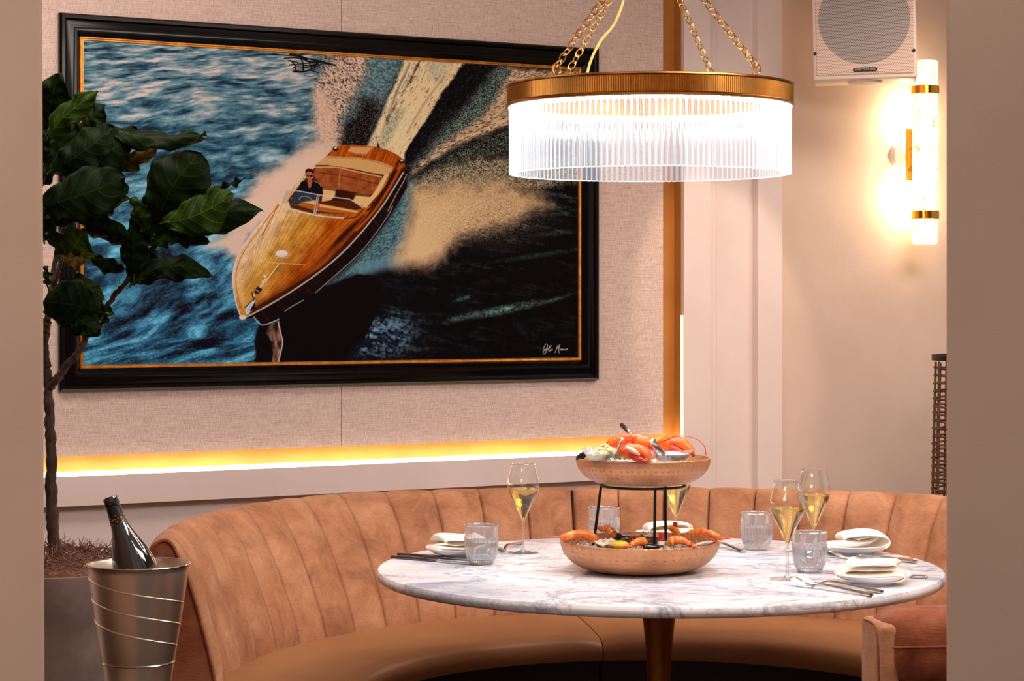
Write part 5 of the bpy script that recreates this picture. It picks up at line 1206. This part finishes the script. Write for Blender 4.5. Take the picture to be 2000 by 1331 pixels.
# ---------------------------------------------------------------- wicker lantern by the wall
lc = P(1822, 705, 7.25); R_ = .15; root = empty('wicker_lantern', (lc.x+R_, 7.25, 0)); tag(root, 'tall brown wicker lantern with a black top ring, cut off by the right wall', 'lantern')
M['wicker'] = mat('wicker', rgb(112, 66, 34), .6, col2=rgb(62, 34, 18), scale=40)
ztop = 1.205; bm = BM(); n = 64
def wr(z): return R_*(.93+.07*math.sin(PI*min(max((1.2-z)/.9, 0), 1)*.6)+.03*(1.2-z))
for i in range(44):
    bm2 = BM(); z = .10+i*(ztop-.12)/43; ph = PI*(i % 2)
    pts = [Vector(((wr(z)+.0035*math.cos(10*a+ph))*math.cos(a), (wr(z)+.0035*math.cos(10*a+ph))*math.sin(a), z+.002*math.sin(3*a+i))) for a in np.linspace(0, 2*PI, 61)[:-1]]
    tube(bm2, pts, .0042, 6, closed=True); merge(bm, bm2)
obj('woven_strands', bm, M['wicker'], root)
bm = BM()
for k in range(20):
    a = 2*PI*k/20; tube(bm, [Vector((wr(z)*math.cos(a), wr(z)*math.sin(a), z)) for z in np.linspace(.02, ztop, 14)], .0035, 6)
obj('stakes', bm, M['wicker'], root)
bm = BM(); lathe(bm, [(R_*.93, ztop+.006), (R_*1.01, ztop+.006), (R_*1.01, ztop+.026), (R_*.93, ztop+.026)], 64, close=True); obj('top_ring', bm, M['dark_metal'], root)
bm = BM(); torus(bm, (0, 0, .012), R_*1.0, .010, 48, 8); obj('bottom_ring', bm, M['dark_metal'], root)

# ---------------------------------------------------------------- fiddle leaf fig
px0 = Vector((-1.115, 5.28, 0)); root = empty('fiddle_leaf_fig', px0); tag(root, 'tall fiddle leaf fig with big dark leaves in a grey planter', 'plant')
def addp(name, bm, m, **k): bmesh.ops.translate(bm, verts=bm.verts, vec=-px0); return obj(name, bm, m, root, **k)
M['bark'] = mat('bark', rgb(78, 56, 42), .9, col2=rgb(34, 24, 20), scale=34, stretch=(1, 1, .25), bump=1.0, bscale=70, bstretch=(1, 1, .3), bdist=.008)
M['planter'] = mat('grey_planter', rgb(138, 120, 114), .7, col2=rgb(104, 86, 80), scale=5, bump=.2, bscale=30)
M['moss'] = mat('dried_moss', rgb(146, 104, 84), .9, col2=rgb(84, 54, 44), scale=40)
bm = BM(); lathe(bm, [(0, 0), (.165, 0), (.19, .4), (.20, .755), (.199, .762), (.183, .762), (.180, .70), (0, .70)], 72, px0); addp('planter', bm, M['planter'])
bm = BM(); rnd = random.Random(11); lathe(bm, [(.181, .745), (.14, .775), (.07, .79), (0, .795)], 40, px0)
for i in range(1400):
    a = rnd.uniform(0, 2*PI); r = .185*math.sqrt(rnd.random()); p = px0+Vector((r*math.cos(a), r*math.sin(a), .775+.03*(1-(r/.19)**2)+rnd.uniform(-.008, .012)))
    L_ = rnd.uniform(.012, .032); d = Vector((rnd.uniform(-1, 1), rnd.uniform(-1, 1), rnd.uniform(-.3, .9))).normalized(); e = Vector((rnd.uniform(-1, 1), rnd.uniform(-1, 1), rnd.uniform(-.6, .6)))*L_*.6
    tube(bm, [p, p+d*L_*.5+e*.3, p+d*L_+e], [.0013, .0011, .0005], 4)
o = addp('dried_moss', bm, M['moss']); o['kind'] = 'stuff'
YT = 5.28
def branch(pts, r0, r1, name='branch'):
    pp = crom([P(x, y, YT+dy) for x, y, dy in pts], 8); n = len(pp); rn = random.Random(len(pts)*7+int(pts[0][0]))
    bm = BM(); tube(bm, [p+Vector((rn.uniform(-.002, .002), 0, 0)) for p in pp], [(r0+(r1-r0)*i/(n-1))*rn.uniform(.86, 1.14) for i in range(n)], 12); addp(name, bm, M['bark'])
branch([(106, 1112, 0), (104, 1040, 0), (100, 960, 0), (99, 880, 0), (96, 800, .0), (93, 740, 0), (88, 690, 0), (82, 640, 0)], .0155, .009, 'trunk')
branch([(93, 760, 0), (108, 745, -.01), (130, 715, -.02), (152, 690, -.03), (166, 664, -.03), (172, 640, -.04)], .011, .0075)
branch([(168, 655, -.03), (186, 628, -.03), (208, 600, -.04), (228, 572, -.04), (244, 555, -.05), (258, 530, -.05), (272, 505, -.06), (290, 470, -.06), (296, 440, -.06)], .0075, .004)
branch([(86, 700, 0), (92, 640, -.01), (98, 590, -.01), (110, 548, -.02), (118, 515, -.02), (124, 490, -.02)], .008, .004)
branch([(92, 640, 0), (110, 500, .04), (140, 400, .05), (170, 320, .06), (190, 260, .06)], .007, .004)

def leafmat(name, c1, c2, vein):
    m, nt, b = newmat(name); L = nt.links.new
    at = nd(nt, 'Attribute', attribute_name='leafuv'); sx = nd(nt, 'SeparateXYZ'); L(at.outputs['Vector'], sx.inputs[0])
    def mth(op, a, b_=None):
        n = nd(nt, 'Math', operation=op)
        for i, v in enumerate((a, b_)):
            if v is None: continue
            if isinstance(v, (int, float)): n.inputs[i].default_value = v
            else: L(v, n.inputs[i])
        return n.outputs[0]
    u, v = sx.outputs[0], sx.outputs[1]; av = mth('ABSOLUTE', v)
    w = mth('FRACT', mth('MULTIPLY', mth('SUBTRACT', u, mth('MULTIPLY', mth('POWER', av, 1.3), .22)), 6.5))
    side = mth('LESS_THAN', mth('ABSOLUTE', mth('SUBTRACT', w, .5)), .035); mid = mth('LESS_THAN', av, .022)
    vv = mth('MAXIMUM', side, mid)
    tc = nd(nt, 'TexCoord'); n = nd(nt, 'TexNoise', Scale=14, Detail=4); L(tc.outputs['Object'], n.inputs['Vector'])
    r = ramp(nt, n.outputs[0], [(.35, c1), (.65, c2)]); mx = nd(nt, 'MixRGB'); L(mth('MULTIPLY', vv, .7), mx.inputs[0]); L(r.outputs[0], mx.inputs[1]); mx.inputs[2].default_value = vein
    L(mx.outputs[0], b.inputs['Base Color']); b.inputs['Roughness'].default_value = .55; b.inputs['Specular IOR Level'].default_value = .05
    bp = nd(nt, 'Bump', Strength=.5, Distance=.004); bp.invert = True; h = mth('ABSOLUTE', mth('SUBTRACT', w, .5)); L(h, bp.inputs['Height']); L(bp.outputs[0], b.inputs['Normal'])
    return m
LM = [leafmat('fig_leaf', rgb(6, 17, 2), rgb(12, 28, 3), rgb(32, 50, 12)), leafmat('young_fig_leaf', rgb(22, 42, 4), rgb(38, 58, 8), rgb(78, 96, 30)), leafmat('leaf_underside', rgb(62, 52, 16), rgb(82, 68, 24), rgb(110, 92, 42))]  # leaf greens darkened in the base colour to carry the shade on the tree
def wprof(u):
    # fiddle outline: narrow waist, broad rounded upper half
    return max(0, (math.sin(PI*min(1, u**.80))**.62)*(.62+.38*u)*(1-.10*math.sin(PI*2.0*u+.3)))
lbm = BM(); lay = lbm.verts.layers.float_vector.new('leafuv')
def leaf(b, t, w, mi=0, db=0, dt=0, tilt=.3, curl=.15, bow=0.0, fold=.25, seed=0):
    """b, t: base and tip in the photo; w: breadth px; tilt: how much the blade turns away; bow: sideways bend of the midrib; curl: arch out of the plane"""
    A = P(b[0], b[1], YT+db); B_ = P(t[0], t[1], YT+dt); ax = B_-A; L_ = ax.length; ax.normalize()
    vw = Vector((0, -1, 0)); side = ax.cross(vw).normalized(); nrm = side.cross(ax).normalized()
    s2 = (side*math.cos(tilt)+nrm*math.sin(tilt)); n2 = s2.cross(ax)*-1
    ww = w/F*YT/2/max(.35, math.cos(tilt)); rn = random.Random(seed*31+int(b[0])); ph = rn.uniform(0, 6)
    nu, nv = 26, 12; grid = []
    for i in range(nu+1):
        u = i/nu; row = []; c = A+ax*(L_*u)+side*(bow*L_*math.sin(PI*u))+nrm*(curl*L_*math.sin(PI*u))
        for j in range(nv+1):
            v = 2*j/nv-1; wv = ww*wprof(u)
            wav = .010*math.sin(u*17+ph+v*2)*abs(v)**2+.004*math.sin(u*31+ph)*abs(v)
            # lobed outline
            p = c+s2*(wv*v*(1+.05*math.sin(u*21+ph+(1 if v > 0 else 3))))+n2*(fold*wv*abs(v)**1.4+wav)
            vt = lbm.verts.new(p); vt[lay] = (u, v, 0); row.append(vt)
        grid.append(row)
    for a, c in zip(grid, grid[1:]):
        for j in range(nv): lbm.faces.new((a[j], a[j+1], c[j+1], c[j])).material_index = mi
    tube(lbm, [A-ax*.008-nrm*.004, A, A+ax*L_*.4+side*(bow*L_*math.sin(PI*.4))+nrm*(curl*L_*math.sin(PI*.4)-.0016)], [.0020, .0018, .0009], 6, mi=1)
LV = [
 ((96, 336), (222, 246), 96, 0, -.03, -.02, .25, .12, .06, .25), ((104, 436), (238, 318), 92, 0, .0, .0, .3, .1, -.05, .25), ((150, 300), (268, 250), 60, 0, .03, .02, .35, .1, .05, .3), ((84, 360), (150, 232), 70, 0, .02, .02, .3, .1, 0, .2), ((250, 470), (330, 372), 74, 0, -.02, .0, .3, .1, .0, .25), ((300, 452), (430, 428), 60, 0, -.02, -.03, .35, .1, .0, .3),
 ((88, 262), (116, 143), 84, 0, .02, -.04, .2, .1, 0, .2), ((78, 300), (194, 178), 62, 1, -.03, -.10, .35, .12, -.06, .25), ((150, 262), (206, 206), 60, 0, .05, .02, .4, .1, 0, .3),
 ((120, 316), (262, 268), 104, 0, -.02, -.02, .2, .12, .08, .25), ((190, 246), (404, 264), 44, 0, .02, -.06, .75, .10, .06, .45), ((210, 268), (400, 270), 22, 2, .03, -.05, .3, .08, .05, .2),
 ((212, 336), (306, 286), 40, 2, .04, .0, .4, .1, .04, .3), ((78, 402), (246, 346), 124, 0, -.08, -.10, .2, .16, .05, .2), ((80, 432), (250, 362), 96, 0, -.05, -.05, .35, .1, -.05, .25),
 ((150, 432), (250, 384), 34, 2, .03, .0, .4, .1, 0, .3), ((306, 448), (392, 298), 152, 0, -.06, -.10, .22, .14, -.06, .22), ((318, 436), (456, 378), 96, 1, -.11, -.14, .25, .10, .08, .25),
 ((296, 436), (514, 412), 76, 0, -.05, -.12, .45, .10, -.03, .4), ((372, 456), (492, 404), 34, 2, -.02, -.08, .5, .05, .06, .3), ((418, 366), (480, 348), 14, 0, .0, .0, .4, .1, .05, .2),
 ((300, 462), (444, 436), 26, 0, -.04, -.08, .55, .06, .04, .3), ((322, 448), (408, 470), 36, 0, -.05, -.08, .3, .1, .06, .3), ((298, 470), (256, 386), 42, 1, -.05, -.06, .4, .1, .02, .35), ((292, 478), (350, 466), 34, 1, -.05, -.08, .3, .1, -.06, .3),
 ((262, 480), (152, 432), 52, 0, -.02, -.04, .3, .12, .08, .3), ((256, 486), (158, 448), 26, 2, -.01, -.03, .3, .1, .06, .3), ((124, 512), (90, 424), 34, 1, -.02, -.03, .3, .1, 0, .3),
 ((130, 512), (164, 452), 92, 1, -.03, -.06, .2, .16, 0, .2), ((116, 500), (176, 506), 34, 2, -.05, -.07, .5, .1, .08, .3), ((176, 500), (242, 526), 36, 0, -.02, -.02, .35, .1, .05, .3), ((262, 548), (262, 436), 72, 0, -.05, -.04, .25, .1, 0, .3),
 ((256, 556), (302, 484), 48, 0, -.03, .02, .3, .1, .03, .3), ((258, 556), (412, 536), 58, 0, -.07, -.12, .42, .1, -.16, .3), ((330, 512), (404, 544), 22, 2, -.05, -.10, .5, .06, -.1, .3), ((206, 612), (84, 590), 112, 0, -.09, -.12, .15, .14, .05, .22),
 ((118, 548), (204, 588), 44, 1, -.04, -.06, .4, .1, -.1, .3), ((124, 600), (196, 652), 60, 0, -.10, -.11, .3, .1, .0, .3), ((196, 640), (216, 592), 24, 1, -.04, -.05, .4, .1, 0, .3), ((94, 562), (88, 520), 22, 1, 0, 0, .3, .1, 0, .2),
 ((100, 600), (160, 536), 50, 0, -.05, -.05, .3, .1, 0, .3), ((86, 470), (84, 400), 34, 0, -.06, -.06, .3, .1, 0, .3), ((86, 330), (84, 250), 30, 0, -.06, -.06, .3, .1, 0, .3), ((150, 330), (190, 268), 60, 0, .04, .04, .3, .1, 0, .3), ((90, 660), (92, 600), 16, 2, 0, 0, .3, .1, 0, .3)]
for i, a in enumerate(LV):
    b_, t_, w_, mi, db, dt, tl, cu, bo, fo = a
    leaf(b_, t_, w_, mi, db-.03, dt-.03, tl, cu, bo, fo, i)
bmesh.ops.translate(lbm, verts=lbm.verts, vec=-px0)
me = bpy.data.meshes.new('foliage'); lbm.to_mesh(me); lbm.free()
for p in me.polygons: p.use_smooth = True
for m in LM: me.materials.append(m)
o = bpy.data.objects.new('foliage', me); C.objects.link(o); o.parent = root; md = o.modifiers.new('thick', 'SOLIDIFY'); md.thickness = .0009; md.offset = 0
# ---------------------------------------------------------------- light and view
def area(name, loc, rot, size, power, col, sy=None, spread=None):
    l = bpy.data.lights.new(name, 'AREA'); l.size = size; l.energy = power; l.color = col
    if sy: l.shape = 'RECTANGLE'; l.size_y = sy
    if spread: l.spread = spread
    o = bpy.data.objects.new(name, l); C.objects.link(o); o.location = loc; o.rotation_euler = rot; return o
def point(name, loc, power, col, r=.02):
    l = bpy.data.lights.new(name, 'POINT'); l.energy = power; l.color = col; l.shadow_soft_size = r
    o = bpy.data.objects.new(name, l); C.objects.link(o); o.location = loc; return o
def spot(name, loc, tgt, power, col, ang, blend=.3, r=.03):
    l = bpy.data.lights.new(name, 'SPOT'); l.energy = power; l.color = col; l.spot_size = ang; l.spot_blend = blend; l.shadow_soft_size = r
    o = bpy.data.objects.new(name, l); C.objects.link(o); o.location = loc
    o.rotation_euler = (Vector(tgt)-Vector(loc)).to_track_quat('-Z', 'Y').to_euler(); return o
# soft ceiling light over the booth and in the front room, then two added fills
area('ceiling_glow', (1.3, 4.1, 2.8), (math.radians(34), 0, math.radians(34)), 1.8, 92, (1, .84, .74), 1.2)
area('front_room_glow', (-1.6, 1.0, 2.6), (math.radians(52), 0, math.radians(-8)), 1.8, 34, (1, .82, .72), 1.0)
area('left_fill', (-1.2, 5.2, 2.82), (math.radians(12), 0, 0), 1.2, 42, (1, .84, .76), .8)  # added fill, lifts the dado and banquette on the left
area('right_wall_fill', (2.0, 6.6, 2.8), (math.radians(14), 0, math.radians(30)), 1.2, 22, (1, .80, .66), .4, math.radians(120))  # added fill, brightens the sconce wall and pilaster
spot('downlight', (1.0, 6.3, 2.82), W(s_p1+.06, NL-.03, 1.35), 60, (1, .76, .60), math.radians(24), .35)
w = bpy.data.worlds.new('world'); bpy.context.scene.world = w; w.use_nodes = True
w.node_tree.nodes['Background'].inputs[0].default_value = (1, .86, .80, 1); w.node_tree.nodes['Background'].inputs[1].default_value = .42
sc = bpy.context.scene
sc.view_settings.view_transform = 'Standard'; sc.view_settings.look = 'None'; sc.view_settings.gamma = 1; sc.view_settings.exposure = 0.12
sc.view_settings.use_curve_mapping = False
sc.cycles.use_denoising = True
sc.cycles.max_bounces = 10; sc.cycles.transparent_max_bounces = 40; sc.cycles.transmission_bounces = 10; sc.cycles.glossy_bounces = 5
sc.cycles.sample_clamp_indirect = 6; sc.cycles.caustics_reflective = False; sc.cycles.caustics_refractive = False
point('lamp_bulb_upper', W(ss_-.005, -.005, zz_(232)), 11, (1, .70, .38), .02)
point('lamp_bulb_lower', W(ss_-.005, -.005, zz_(385)), 11, (1, .70, .38), .02)
